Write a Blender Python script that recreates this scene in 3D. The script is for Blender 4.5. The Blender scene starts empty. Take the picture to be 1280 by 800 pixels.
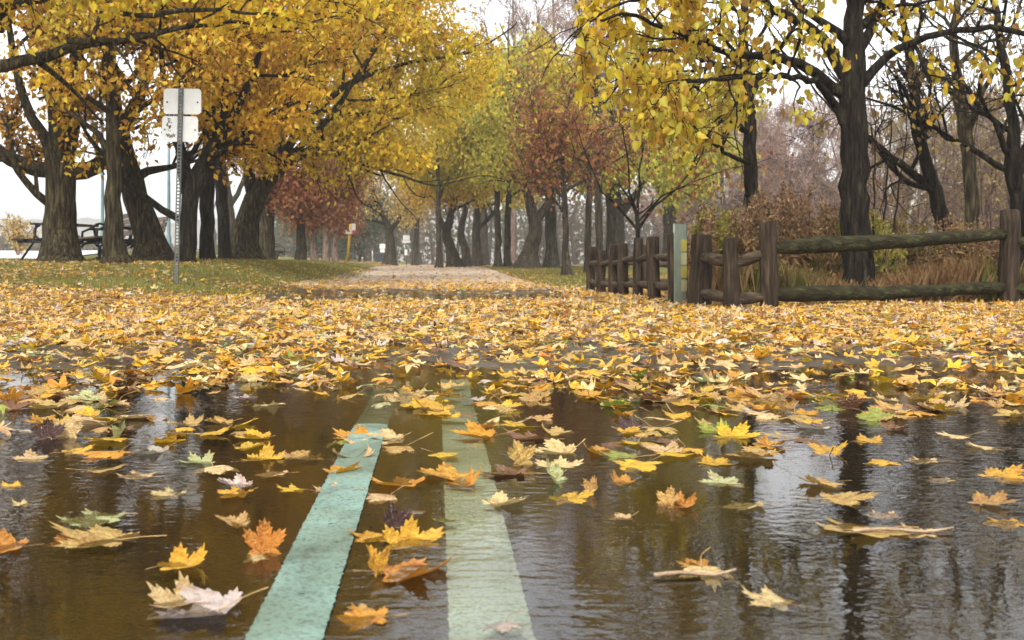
import bpy, math, random
import numpy as np

SEED = 7
rng = np.random.default_rng(SEED)
F, H, VX, VY = 1400.0, 0.45, 546.0, 328.0      # focal length (px of a 1280 frame), eye height, vanishing point of the path
sc = bpy.context.scene
COL = sc.collection

# ------------------------------------------------------------------ helpers
def S(a, b, v):
    t = np.clip((np.asarray(v, float) - a) / (b - a), 0, 1)
    return t * t * (3 - 2 * t)

def lin(r, g, b):
    f = lambda c: (c / 255 / 12.92) if c / 255 <= 0.04045 else ((c / 255 + 0.055) / 1.055) ** 2.4
    return np.array([f(r), f(g), f(b)])

def gz(x, y):
    """height of the land"""
    x = np.asarray(x, float); y = np.asarray(y, float)
    left = S(1.7, 4.0, -x)
    z = 0.22 * S(20, 48, y) * (1 - left) + left * (0.45 * S(8, 21, y))
    z = z + 0.34 * S(24, 36, y) * S(6.5, 9.5, -x)
    z = z + 0.012 * np.sin(x * 1.7 + 0.6) * np.sin(y * 1.3) * S(5, 9, y)
    return z

def wob(x, y):
    return (np.sin(x * 2.3 + y * 1.1) + np.sin(x * -1.2 + y * 2.9 + 1.3) + 0.6 * np.sin(x * 5.1 + 0.4) * np.sin(y * 4.3 + 2)) / 2.6

def rz(x, y):
    """height of the asphalt: a shallow hollow near the eye that holds the puddle"""
    x = np.asarray(x, float); y = np.asarray(y, float)
    z = gz(x, y) - 0.020 + 0.034 * S(3.2, 6.2, y) + 0.006 * wob(x, y)
    z = z + 0.0035 * wob(x * 2.6 + 3, y * 2.2)
    crown = np.exp(-((x + 0.182) / 0.10) ** 4) * (1 - S(2.9, 3.7, y))
    z = z * (1 - crown) + crown * 0.0004
    hollow = S(12.8, 13.6, y) * (1 - S(16.2, 17.0, y))
    return z - 0.008 * hollow

def on_road(x, y):
    return ((np.abs(x) < 9) & (y < 6.0)) | ((x > -2.3) & (x < 1.95))

def top(x, y):
    """upper surface at a point: land, asphalt or water"""
    x = np.asarray(x, float); y = np.asarray(y, float)
    r = np.where(on_road(x, y), np.maximum(rz(x, y), np.where(y < 7, 0.0, -9)), gz(x, y))
    return r

def W(px, py, Y):
    return np.array([(px - VX) / F * Y, Y, H - (py - VY) / F * Y])

def gx(px, Y):
    return (px - VX) / F * Y

class MB:
    """collects shapes as arrays; build() links them as one mesh object"""
    def __init__(s):
        s.v, s.f, s.c, s.n = [], [], [], 0
    def add(s, v, faces, col=None):
        v = np.asarray(v, float).reshape(-1, 3)
        for fa in faces:
            fa = np.asarray(fa, int)
            if fa.ndim == 1: fa = fa[None]
            s.f.append(fa + s.n)
            if col is None: s.c.append(np.ones((len(fa), 3)) * 0.5)
            else:
                c = np.asarray(col, float)
                s.c.append(np.tile(c, (len(fa), 1)) if c.ndim == 1 else c)
        s.v.append(v); s.n += len(v)
    def mesh(s, name, mat, smooth=False, colour=False):
        me = bpy.data.meshes.new(name)
        v = np.concatenate(s.v) if s.v else np.zeros((0, 3))
        me.vertices.add(len(v)); me.vertices.foreach_set('co', v.astype(np.float32).ravel())
        tot = np.concatenate([np.full(len(f), f.shape[1]) for f in s.f])
        loops = np.concatenate([f.ravel() for f in s.f])
        me.loops.add(len(loops)); me.loops.foreach_set('vertex_index', loops.astype(np.int32))
        me.polygons.add(len(tot))
        st = np.concatenate([[0], np.cumsum(tot)[:-1]])
        me.polygons.foreach_set('loop_start', st.astype(np.int32))
        try: me.polygons.foreach_set('loop_total', tot.astype(np.int32))
        except Exception: pass
        me.update(calc_edges=True)
        if colour:
            a = me.attributes.new('col', 'FLOAT_COLOR', 'FACE')
            c = np.concatenate(s.c); c = np.concatenate([c, np.ones((len(c), 1))], 1)
            a.data.foreach_set('color', c.astype(np.float32).ravel())
        me.polygons.foreach_set('use_smooth', np.full(len(tot), bool(smooth)))
        me.materials.append(mat)
        return me
    def build(s, name, mat, parent=None, smooth=False, colour=False, loc=None):
        o = bpy.data.objects.new(name, s.mesh(name, mat, smooth, colour))
        COL.objects.link(o)
        if parent is not None: o.parent = parent
        if loc is not None: o.location = loc
        return o

def tag(o, label=None, cat=None, group=None, kind=None):
    if label:
        n = len(label.split())
        if not 4 <= n <= 16: print('LABEL LENGTH', n, label)
        o['label'] = label
    if cat: o['category'] = cat
    if group: o['group'] = group
    if kind: o['kind'] = kind
    return o

def thing(name, label, cat, loc, group=None, rotz=0):
    o = bpy.data.objects.new(name, None); COL.objects.link(o)
    o.location = [float(c) for c in loc]; o.rotation_euler = (0, 0, rotz)
    o.empty_display_size = 0.2
    return tag(o, label, cat, group)

def copy_tree(o, parent=None):
    c = o.copy(); COL.objects.link(c)
    if parent is not None: c.parent = parent
    for ch in o.children: copy_tree(ch, c)
    return c

def smooth_line(P, R, step):
    """Catmull-Rom through the points, resampled"""
    P = np.asarray(P, float); R = np.asarray(R, float)
    if len(P) < 2: return P, R
    A = np.vstack([2 * P[0] - P[1], P, 2 * P[-1] - P[-2]])
    outp, outr = [], []
    for i in range(1, len(A) - 2):
        L = np.linalg.norm(A[i + 1] - A[i]); n = max(1, int(round(L / step)))
        t = np.arange(n)[:, None] / n
        a, b, c, d = A[i - 1], A[i], A[i + 1], A[i + 2]
        outp.append(0.5 * ((2 * b) + (-a + c) * t + (2 * a - 5 * b + 4 * c - d) * t ** 2 + (-a + 3 * b - 3 * c + d) * t ** 3))
        outr.append(R[i - 1] + (R[i] - R[i - 1]) * t[:, 0])
    outp.append(P[-1:]); outr.append(R[-1:])
    return np.concatenate(outp), np.concatenate(outr)

def tube(mb, P, R, sides=8, col=None, rough=0.0, cap=False, seed=0, lobes=0.0):
    P = np.asarray(P, float); R = np.broadcast_to(np.asarray(R, float), (len(P),))
    n = len(P)
    T = np.gradient(P, axis=0); T /= np.linalg.norm(T, axis=1)[:, None] + 1e-9
    ref = np.array([0, 0, 1.0]) if abs(T[0][2]) < 0.8 else np.array([1.0, 0, 0])
    U = np.cross(T, ref); U /= np.linalg.norm(U, axis=1)[:, None] + 1e-9
    for i in range(1, n):                        # keep the frame from flipping
        u = U[i - 1] - T[i] * np.dot(U[i - 1], T[i]); l = np.linalg.norm(u)
        if l > 1e-6: U[i] = u / l
    V = np.cross(T, U)
    a = np.arange(sides) / sides * 2 * math.pi
    rad = np.repeat(R[:, None], sides, 1)
    if rough:
        r = np.random.default_rng(seed)
        k = r.uniform(0, 6.28, 8); s = np.cumsum(np.r_[0, np.linalg.norm(np.diff(P, axis=0), axis=1)])
        A, Sg = np.meshgrid(a, s)
        rad = rad * (1 + rough * (0.5 * np.sin(2 * A + k[0] + Sg * 3) + 0.5 * np.sin(3 * A + k[1] - Sg * 2.1) + 0.35 * np.sin(5 * A + k[2] + Sg * 1.2)
                                  + 0.4 * np.sin(Sg * 7 + k[3] + A)) + rough * 0.35 * r.normal(0, 1, rad.shape))
    if lobes:
        A, Sg = np.meshgrid(a, np.linalg.norm(P - P[0], axis=1))
        rad = rad * (1 + lobes * np.exp(-Sg / 0.24) * (0.6 + 0.8 * np.sin(5 * A + seed) ** 2))
    v = P[:, None] + rad[..., None] * (np.cos(a)[None, :, None] * U[:, None] + np.sin(a)[None, :, None] * V[:, None])
    i = np.arange(n - 1)[:, None] * sides; j = np.arange(sides)[None]; j2 = (j + 1) % sides
    q = np.stack([i + j, i + j2, i + sides + j2, i + sides + j], -1).reshape(-1, 4)
    fs = [q]
    if cap: fs += [np.arange(sides)[::-1][None], ((n - 1) * sides + np.arange(sides))[None]]
    mb.add(v.reshape(-1, 3), fs, col)

def box(mb, c, s, rot=(0, 0, 0), col=None):
    from mathutils import Euler
    M = np.array(Euler(rot).to_matrix())
    v = np.array([[x, y, z] for x in (-.5, .5) for y in (-.5, .5) for z in (-.5, .5)]) * np.asarray(s)
    v = v @ M.T + np.asarray(c)
    mb.add(v, [np.array([[0, 1, 3, 2], [4, 6, 7, 5], [0, 4, 5, 1], [2, 3, 7, 6], [0, 2, 6, 4], [1, 5, 7, 3]])], col)

def rounded_plate(mb, w, h, t, r, c=(0, 0, 0), n=6):
    """plate in the XZ plane, thickness along Y"""
    pts = []
    for cx, cz, a0 in ((w/2-r, h/2-r, 0), (-w/2+r, h/2-r, 90), (-w/2+r, -h/2+r, 180), (w/2-r, -h/2+r, 270)):
        for k in range(n + 1):
            a = math.radians(a0 + 90 * k / n); pts.append((cx + r * math.cos(a), cz + r * math.sin(a)))
    m = len(pts); p = np.array(pts)
    v = np.vstack([np.c_[p[:, 0], np.full(m, -t/2), p[:, 1]], np.c_[p[:, 0], np.full(m, t/2), p[:, 1]]]) + np.asarray(c)
    k = np.arange(m)
    mb.add(v, [k[None], (m + k[::-1])[None], np.c_[k, k + m, (k + 1) % m + m, (k + 1) % m]])

# ------------------------------------------------------------------ materials
def nodes(name):
    m = bpy.data.materials.new(name); m.use_nodes = True
    nt = m.node_tree; nt.nodes.clear()
    out = nt.nodes.new('ShaderNodeOutputMaterial')
    def N(t, **kw):
        n = nt.nodes.new(t)
        for k, v in kw.items():
            if k in n.inputs: n.inputs[k].default_value = v
            else: setattr(n, k, v)
        return n
    return m, nt, N, (lambda a, b: nt.links.new(a, b)), out

def ramp(N, stops):
    r = N('ShaderNodeValToRGB'); e = r.color_ramp.elements
    while len(e) < len(stops): e.new(0.5)
    for el, (p, c) in zip(e, stops):
        el.position = p; el.color = (*c, 1)
    return r

def simple(name, c1, c2, scale=6, rough=0.7, bump=0.3, bscale=40, stretch=(1, 1, 1), metal=0.0, spec=0.4, dist=0.01, c3=None, furrow=False):
    m, nt, N, L, out = nodes(name)
    tc = N('ShaderNodeTexCoord'); mp = N('ShaderNodeMapping'); mp.inputs['Scale'].default_value = stretch
    L(tc.outputs['Object'], mp.inputs['Vector'])
    n1 = N('ShaderNodeTexNoise', Scale=scale, Detail=6, Roughness=0.6); L(mp.outputs[0], n1.inputs['Vector'])
    st = [(0.3, c1), (0.7, c2)] if c3 is None else [(0.3, c1), (0.52, c2), (0.72, c3)]
    r = ramp(N, st); L(n1.outputs['Fac'], r.inputs['Fac'])
    if furrow:
        m2 = N('ShaderNodeMapping'); m2.inputs['Scale'].default_value = (1, 1, 0.10); L(tc.outputs['Object'], m2.inputs['Vector'])
        nf = N('ShaderNodeTexNoise', Scale=furrow, Detail=3, Roughness=0.6, Distortion=0.4); L(m2.outputs[0], nf.inputs['Vector'])
        rf = ramp(N, [(0.40, (0.30, 0.29, 0.28)), (0.50, (1, 1, 1)), (0.66, (1.5, 1.5, 1.45))]); L(nf.outputs['Fac'], rf.inputs['Fac'])
        mf = N('ShaderNodeMix', data_type='RGBA', blend_type='MULTIPLY'); mf.inputs['Factor'].default_value = 0.9
        L(r.outputs['Color'], mf.inputs['A']); L(rf.outputs['Color'], mf.inputs['B'])
    p = N('ShaderNodeBsdfPrincipled', Roughness=rough, Metallic=metal); p.inputs['Specular IOR Level'].default_value = spec
    L(mf.outputs['Result'] if furrow else r.outputs['Color'], p.inputs['Base Color'])
    if bump:
        n2 = N('ShaderNodeTexNoise', Scale=bscale, Detail=4); L(mp.outputs[0], n2.inputs['Vector'])
        b = N('ShaderNodeBump', Strength=bump, Distance=dist); L(n2.outputs['Fac'], b.inputs['Height']); L(b.outputs[0], p.inputs['Normal'])
    L(p.outputs[0], out.inputs['Surface'])
    return m

def foliage_mat(name, trans=0.45, rough=0.55):
    m, nt, N, L, out = nodes(name)
    at = N('ShaderNodeAttribute', attribute_name='col')
    p = N('ShaderNodeBsdfPrincipled', Roughness=rough); p.inputs['Specular IOR Level'].default_value = 0.25
    t = N('ShaderNodeBsdfTranslucent'); mx = N('ShaderNodeMixShader', Fac=trans)
    L(at.outputs['Color'], p.inputs['Base Color']); L(at.outputs['Color'], t.inputs['Color'])
    L(p.outputs[0], mx.inputs[1]); L(t.outputs[0], mx.inputs[2]); L(mx.outputs[0], out.inputs['Surface'])
    return m

def leaf_mat(name, from_object):
    """fallen leaf: own colour, pale underside, brown blotches, lighter veins"""
    m, nt, N, L, out = nodes(name)
    if from_object:
        src = N('ShaderNodeObjectInfo').outputs['Color']
    else:
        src = N('ShaderNodeAttribute', attribute_name='col').outputs['Color']
    tc = N('ShaderNodeTexCoord'); oi = N('ShaderNodeObjectInfo')
    va = N('ShaderNodeVectorMath', operation='ADD'); L(tc.outputs['Object'], va.inputs[0])
    if from_object: L(oi.outputs['Random'], va.inputs[1])
    n1 = N('ShaderNodeTexNoise', Scale=5.0 if from_object else 40.0, Detail=5, Roughness=0.65); L(va.outputs[0], n1.inputs['Vector'])
    r1 = ramp(N, [(0.42, (0, 0, 0)), (0.70, (1, 1, 1))]); L(n1.outputs['Fac'], r1.inputs['Fac'])
    br = N('ShaderNodeMix', data_type='RGBA', blend_type='MULTIPLY'); br.inputs['B'].default_value = (0.62, 0.42, 0.28, 1)
    L(src, br.inputs['A']); L(r1.outputs['Color'], br.inputs['Factor'])
    col = br.outputs['Result']
    if from_object:
        ve = N('ShaderNodeAttribute', attribute_name='vein')
        rv = ramp(N, [(0.80, (0, 0, 0)), (0.97, (1, 1, 1))]); L(ve.outputs['Fac'], rv.inputs['Fac'])
        mv = N('ShaderNodeMix', data_type='RGBA'); mv.inputs['B'].default_value = (0.60, 0.45, 0.20, 1)
        mm = N('ShaderNodeMath', operation='MULTIPLY'); mm.inputs[1].default_value = 0.55
        L(rv.outputs['Color'], mm.inputs[0]); L(mm.outputs[0], mv.inputs['Factor']); L(col, mv.inputs['A'])
        col = mv.outputs['Result']
    p = N('ShaderNodeBsdfPrincipled', Roughness=0.42); p.inputs['Specular IOR Level'].default_value = 0.45
    n2 = N('ShaderNodeTexNoise', Scale=9.0 if from_object else 90.0, Detail=3); L(va.outputs[0], n2.inputs['Vector'])
    b = N('ShaderNodeBump', Strength=0.5, Distance=0.08 if from_object else 0.006)
    L(n2.outputs['Fac'], b.inputs['Height']); L(b.outputs[0], p.inputs['Normal'])
    t = N('ShaderNodeBsdfTranslucent'); mx = N('ShaderNodeMixShader', Fac=0.25)
    L(col, p.inputs['Base Color']); L(col, t.inputs['Color'])
    L(p.outputs[0], mx.inputs[1]); L(t.outputs[0], mx.inputs[2]); L(mx.outputs[0], out.inputs['Surface'])
    return m

def water_mat():
    m, nt, N, L, out = nodes('water')
    tc = N('ShaderNodeTexCoord')
    mp = N('ShaderNodeMapping'); mp.inputs['Scale'].default_value = (0.8, 1.25, 1)
    L(tc.outputs['Object'], mp.inputs['Vector'])
    n1 = N('ShaderNodeTexNoise', Scale=34, Detail=2, Roughness=0.5); L(mp.outputs[0], n1.inputs['Vector'])
    n2 = N('ShaderNodeTexNoise', Scale=6, Detail=3, Roughness=0.55); L(mp.outputs[0], n2.inputs['Vector'])
    n3 = N('ShaderNodeTexNoise', Scale=1.1, Detail=2); L(tc.outputs['Object'], n3.inputs['Vector'])
    r3 = ramp(N, [(0.40, (0.16, 0.16, 0.16)), (0.62, (1, 1, 1))]); L(n3.outputs['Fac'], r3.inputs['Fac'])
    b1 = N('ShaderNodeBump', Distance=0.0016); L(n1.outputs['Fac'], b1.inputs['Height']); L(r3.outputs['Color'], b1.inputs['Strength'])
    b2 = N('ShaderNodeBump', Distance=0.0032); L(n2.outputs['Fac'], b2.inputs['Height']); L(b1.outputs[0], b2.inputs['Normal']); m3 = N('ShaderNodeMath', operation='MULTIPLY'); m3.inputs[1].default_value = 0.7; L(r3.outputs['Color'], m3.inputs[0]); L(m3.outputs[0], b2.inputs['Strength'])
    fr = N('ShaderNodeFresnel', IOR=1.6); L(b2.outputs[0], fr.inputs['Normal'])
    g = N('ShaderNodeBsdfGlossy', Roughness=0.03); L(b2.outputs[0], g.inputs['Normal'])
    t = N('ShaderNodeBsdfTransparent'); t.inputs['Color'].default_value = (0.97, 0.94, 0.86, 1)   # silt-brown water
    mx = N('ShaderNodeMixShader'); L(fr.outputs[0], mx.inputs['Fac']); L(t.outputs[0], mx.inputs[1]); L(g.outputs[0], mx.inputs[2])
    L(mx.outputs[0], out.inputs['Surface'])
    return m

def asphalt_mat():
    m, nt, N, L, out = nodes('wet_asphalt')
    tc = N('ShaderNodeTexCoord')
    n1 = N('ShaderNodeTexNoise', Scale=1.6, Detail=6, Roughness=0.65); L(tc.outputs['Object'], n1.inputs['Vector'])
    r1 = ramp(N, [(0.30, (0.016, 0.012, 0.007)), (0.55, (0.030, 0.023, 0.014)), (0.75, (0.046, 0.036, 0.023))]); L(n1.outputs['Fac'], r1.inputs['Fac'])
    v = N('ShaderNodeTexVoronoi', Scale=190); L(tc.outputs['Object'], v.inputs['Vector'])
    rv = ramp(N, [(0.1, (0.7, 0.68, 0.66)), (0.8, (1.35, 1.3, 1.2))]); L(v.outputs['Color'], rv.inputs['Fac'])
    mu = N('ShaderNodeMix', data_type='RGBA', blend_type='MULTIPLY'); mu.inputs['Factor'].default_value = 0.8
    L(r1.outputs['Color'], mu.inputs['A']); L(rv.outputs['Color'], mu.inputs['B'])
    p = N('ShaderNodeBsdfPrincipled', Roughness=0.30); p.inputs['Specular IOR Level'].default_value = 0.5
    L(mu.outputs['Result'], p.inputs['Base Color'])
    b = N('ShaderNodeBump', Strength=0.5, Distance=0.003); L(v.outputs['Distance'], b.inputs['Height']); L(b.outputs[0], p.inputs['Normal'])
    L(p.outputs[0], out.inputs['Surface'])
    return m

def paint_mat(name, c, x0, x1):
    m, nt, N, L, out = nodes(name)
    tc = N('ShaderNodeTexCoord')
    mp = N('ShaderNodeMapping'); mp.inputs['Scale'].default_value = (1, 0.6, 1); L(tc.outputs['Object'], mp.inputs['Vector'])
    n1 = N('ShaderNodeTexNoise', Scale=7, Detail=8, Roughness=0.7); L(mp.outputs[0], n1.inputs['Vector'])
    r1 = ramp(N, [(0.32, c[0]), (0.48, c[1]), (0.68, c[2])]); L(n1.outputs['Fac'], r1.inputs['Fac'])
    n2 = N('ShaderNodeTexNoise', Scale=150, Detail=3); L(tc.outputs['Object'], n2.inputs['Vector'])
    r2 = ramp(N, [(0.36, (0.40, 0.36, 0.29)), (0.50, (1, 1, 1))]); L(n2.outputs['Fac'], r2.inputs['Fac'])
    n3 = N('ShaderNodeTexNoise', Scale=3.2, Detail=6); L(tc.outputs['Object'], n3.inputs['Vector'])
    r3 = ramp(N, [(0.38, (0.55, 0.48, 0.36)), (0.60, (1, 1, 1))]); L(n3.outputs['Fac'], r3.inputs['Fac'])
    m1 = N('ShaderNodeMix', data_type='RGBA', blend_type='MULTIPLY'); m1.inputs['Factor'].default_value = 0.8
    m2 = N('ShaderNodeMix', data_type='RGBA', blend_type='MULTIPLY'); m2.inputs['Factor'].default_value = 0.7
    L(r1.outputs['Color'], m1.inputs['A']); L(r2.outputs['Color'], m1.inputs['B'])
    L(m1.outputs['Result'], m2.inputs['A']); L(r3.outputs['Color'], m2.inputs['B'])
    p = N('ShaderNodeBsdfPrincipled', Roughness=0.38); p.inputs['Specular IOR Level'].default_value = 0.4
    L(m2.outputs['Result'], p.inputs['Base Color'])
    b = N('ShaderNodeBump', Strength=0.4, Distance=0.0015); L(n2.outputs['Fac'], b.inputs['Height']); L(b.outputs[0], p.inputs['Normal'])
    # chipped edges and worn-through spots
    sx = N('ShaderNodeSeparateXYZ'); L(tc.outputs['Object'], sx.inputs[0])
    a1 = N('ShaderNodeMath', operation='SUBTRACT'); a1.inputs[1].default_value = (x0 + x1) / 2; L(sx.outputs[0], a1.inputs[0])
    a2 = N('ShaderNodeMath', operation='ABSOLUTE'); L(a1.outputs[0], a2.inputs[0])
    n4 = N('ShaderNodeTexNoise', Scale=60, Detail=5, Roughness=0.7); L(tc.outputs['Object'], n4.inputs['Vector'])
    a3 = N('ShaderNodeMath', operation='MULTIPLY_ADD'); a3.inputs[1].default_value = 0.012; L(n4.outputs['Fac'], a3.inputs[0]); L(a2.outputs[0], a3.inputs[2])
    a4 = N('ShaderNodeMath', operation='GREATER_THAN'); a4.inputs[1].default_value = (x1 - x0) / 2 + 0.0028; L(a3.outputs[0], a4.inputs[0])
    n5 = N('ShaderNodeTexNoise', Scale=26, Detail=9, Roughness=0.75); L(tc.outputs['Object'], n5.inputs['Vector'])
    a5 = N('ShaderNodeMath', operation='GREATER_THAN'); a5.inputs[1].default_value = 0.645; L(n5.outputs['Fac'], a5.inputs[0])
    a6 = N('ShaderNodeMath', operation='MAXIMUM'); L(a4.outputs[0], a6.inputs[0]); L(a5.outputs[0], a6.inputs[1])
    tr = N('ShaderNodeBsdfTransparent'); ms = N('ShaderNodeMixShader'); L(a6.outputs[0], ms.inputs['Fac']); L(p.outputs[0], ms.inputs[1]); L(tr.outputs[0], ms.inputs[2])
    L(ms.outputs[0], out.inputs['Surface'])
    return m

def ground_mat():
    m, nt, N, L, out = nodes('earth_and_turf')
    tc = N('ShaderNodeTexCoord'); at = N('ShaderNodeAttribute', attribute_name='grassy')
    n1 = N('ShaderNodeTexNoise', Scale=1.3, Detail=7, Roughness=0.7); L(tc.outputs['Object'], n1.inputs['Vector'])
    n2 = N('ShaderNodeTexNoise', Scale=22, Detail=5, Roughness=0.7); L(tc.outputs['Object'], n2.inputs['Vector'])
    rb = ramp(N, [(0.3, (0.06, 0.036, 0.018)), (0.55, (0.17, 0.10, 0.040)), (0.75, (0.27, 0.18, 0.07))]); L(n2.outputs['Fac'], rb.inputs['Fac'])
    rg = ramp(N, [(0.3, (0.07, 0.08, 0.018)), (0.55, (0.13, 0.13, 0.03)), (0.75, (0.22, 0.17, 0.06))]); L(n2.outputs['Fac'], rg.inputs['Fac'])
    ad = N('ShaderNodeMath', operation='ADD'); L(n1.outputs['Fac'], ad.inputs[0]); L(at.outputs['Fac'], ad.inputs[1])
    r = ramp(N, [(0.92, (0, 0, 0)), (0.99, (1, 1, 1))])
    sb = N('ShaderNodeMath', operation='MULTIPLY'); sb.inputs[1].default_value = 0.7; L(ad.outputs[0], sb.inputs[0]); L(sb.outputs[0], r.inputs['Fac'])
    mx = N('ShaderNodeMix', data_type='RGBA'); L(r.outputs['Color'], mx.inputs['Factor']); L(rb.outputs['Color'], mx.inputs['A']); L(rg.outputs['Color'], mx.inputs['B'])
    p = N('ShaderNodeBsdfPrincipled', Roughness=0.85); p.inputs['Specular IOR Level'].default_value = 0.2
    L(mx.outputs['Result'], p.inputs['Base Color'])
    b = N('ShaderNodeBump', Strength=0.8, Distance=0.03); L(n2.outputs['Fac'], b.inputs['Height']); L(b.outputs[0], p.inputs['Normal'])
    L(p.outputs[0], out.inputs['Surface'])
    return m

def bark(name, c1, c2, c3, sc_=20):
    return simple(name, c1, c2, scale=sc_, rough=0.9, bump=1.0, bscale=34, stretch=(1, 1, 0.16), dist=0.05, spec=0.08, c3=c3, furrow=30)

M = {}
M['bark'] = bark('bark_grey_brown', (0.014, 0.011, 0.007), (0.046, 0.036, 0.020), (0.105, 0.092, 0.045))
M['bark_dark'] = bark('bark_dark', (0.008, 0.006, 0.005), (0.019, 0.015, 0.011), (0.045, 0.043, 0.024))
M['bark_far'] = bark('bark_weathered', (0.025, 0.02, 0.014), (0.055, 0.045, 0.031), (0.09, 0.078, 0.05), 9)
M['bark_pink'] = bark('bark_twig_brown', (0.11, 0.075, 0.06), (0.20, 0.14, 0.115), (0.28, 0.20, 0.165), 4)
M['bark_white'] = bark('bark_white', (0.30, 0.28, 0.25), (0.55, 0.53, 0.49), (0.65, 0.63, 0.6), 4)
M['foliage'] = foliage_mat('autumn_foliage')
M['weed'] = foliage_mat('dry_weed', 0.3, 0.7)
M['litter'] = leaf_mat('fallen_leaf_litter', False)
M['leaf'] = leaf_mat('fallen_leaf', True)
M['stem'] = simple('leaf_stem', (0.16, 0.07, 0.03), (0.42, 0.28, 0.10), 3, 0.5, 0, spec=0.4)
M['water'] = water_mat(); M['asphalt'] = asphalt_mat(); M['paint'] = paint_mat('teal_paint', ((0.075, 0.115, 0.09), (0.15, 0.25, 0.21), (0.21, 0.33, 0.285)), -0.231, -0.132); M['paintreflect'] = paint_mat('teal_paint_sky_reflection', ((0.32, 0.42, 0.33), (0.44, 0.58, 0.48), (0.52, 0.66, 0.55)), 0.012, 0.125); M['ground'] = ground_mat()  # second stripe: same teal, with the sky's reflection lightened into its colour
M['fence'] = simple('weathered_fence_wood', (0.008, 0.005, 0.003), (0.040, 0.027, 0.017), 26, 0.8, 1.0, 60, (1, 1, 0.10), dist=0.03, spec=0.15, c3=(0.10, 0.072, 0.045))
M['rail'] = simple('mossy_rail_wood', (0.009, 0.007, 0.004), (0.030, 0.026, 0.012), 22, 0.85, 1.0, 60, (0.12, 1, 1), dist=0.03, spec=0.12, c3=(0.075, 0.085, 0.028))
M['railpale'] = simple('grey_rail_wood', (0.022, 0.015, 0.009), (0.060, 0.043, 0.027), 22, 0.8, 1.0, 60, (0.3, 0.3, 1), dist=0.03, spec=0.15, c3=(0.13, 0.10, 0.065))
M['plate'] = simple('bare_aluminium_plate', (0.60, 0.62, 0.60), (0.72, 0.74, 0.72), 5, 0.5, 0.05, 60, spec=0.4)
M['white'] = simple('white_enamel', (0.62, 0.62, 0.60), (0.76, 0.76, 0.74), 5, 0.45, 0)
M['steel'] = simple('galvanised_steel', (0.07, 0.08, 0.08), (0.15, 0.16, 0.155), 30, 0.5, 0.2, 90, metal=0.3)
M['black'] = simple('black_iron', (0.010, 0.011, 0.013), (0.024, 0.026, 0.030), 20, 0.4, 0.1, 80)
M['ink'] = simple('black_sticker_ink', (0.03, 0.03, 0.032), (0.09, 0.09, 0.09), 60, 0.6, 0)
M['lamp'] = simple('blue_green_lamp_paint', (0.10, 0.17, 0.19), (0.16, 0.25, 0.27), 8, 0.5, 0)
M['yellow'] = simple('yellow_post_paint', (0.52, 0.32, 0.02), (0.66, 0.42, 0.04), 8, 0.5, 0)
M['red'] = simple('red_sign_paint', (0.38, 0.05, 0.06), (0.5, 0.08, 0.08), 8, 0.5, 0)
M['slat'] = simple('bench_slat_wood', (0.075, 0.045, 0.026), (0.19, 0.125, 0.075), 8, 0.6, 0.4, 30, (0.3, 1, 1), c3=(0.30, 0.22, 0.14))
M['mint'] = simple('pale_green_board', (0.24, 0.31, 0.24), (0.40, 0.46, 0.37), 6, 0.3, 0.1, 20)
M['cream'] = simple('cream_notice', (0.58, 0.56, 0.36), (0.68, 0.62, 0.30), 5, 0.4, 0)
M['lime'] = simple('yellow_notice', (0.55, 0.46, 0.08), (0.68, 0.60, 0.15), 5, 0.4, 0)
M['bin'] = simple('dark_bin_plastic', (0.02, 0.024, 0.03), (0.04, 0.046, 0.055), 8, 0.5, 0)
M['path'] = simple('pale_worn_path', (0.26, 0.20, 0.155), (0.40, 0.32, 0.25), 1.5, 0.55, 0.4, 60, dist=0.01, c3=(0.50, 0.41, 0.33))
M['hill'] = simple('hill_mist_in_colour', (0.16, 0.16, 0.15), (0.24, 0.23, 0.21), 0.25, 0.95, 0, spec=0.0)  # whitish tone puts extra distant mist into the hill's own colour
M['twig'] = simple('tan_stick', (0.20, 0.13, 0.075), (0.42, 0.31, 0.19), 30, 0.6, 0.5, 120, spec=0.3)
M['walk'] = simple('pale_wet_walkway', (0.52, 0.53, 0.55), (0.68, 0.69, 0.71), 2, 0.25, 0.1, 20)

# ------------------------------------------------------------------ ground, asphalt, paint, water
def sheet(name, xs, ys, zf, mat, extra=None, keep=None):
    X, Y = np.meshgrid(xs, ys); Z = zf(X, Y); nx, ny = len(xs), len(ys)
    i = np.arange(ny - 1)[:, None] * nx; j = np.arange(nx - 1)[None]
    q = np.stack([i + j, i + j + 1, i + nx + j + 1, i + nx + j], -1).reshape(-1, 4)
    if keep is not None:
        c = keep(X, Y).ravel()[q].all(1); q = q[c]
    mb = MB(); mb.add(np.stack([X, Y, Z], -1).reshape(-1, 3), [q])
    o = mb.build(name, mat, smooth=True); o['kind'] = 'structure'
    if extra is not None:
        a = o.data.attributes.new('grassy', 'FLOAT', 'POINT'); a.data.foreach_set('value', extra(X, Y).astype(np.float32).ravel())
    return o

def grow_axis(a, b, d, far, g=1.18):
    v = list(np.arange(a, b, d)); s = d; x = v[-1]
    while x < far: s *= g; x += s; v.append(x)
    lo = []; s = d; x = a
    while x > -far: s *= g; x -= s; lo.append(x)
    return np.array(lo[::-1] + v)

def grassy(x, y):
    l = S(12.2, 14.0, y + 0.5 * np.sin(x * 1.3)) * S(1.9, 2.6, -x)
    r = S(17, 20, y) * S(1.9, 2.4, x) * (1 - S(60, 70, y))
    return np.clip(l * 1.0 + r * 1.0, 0, 1)

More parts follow.
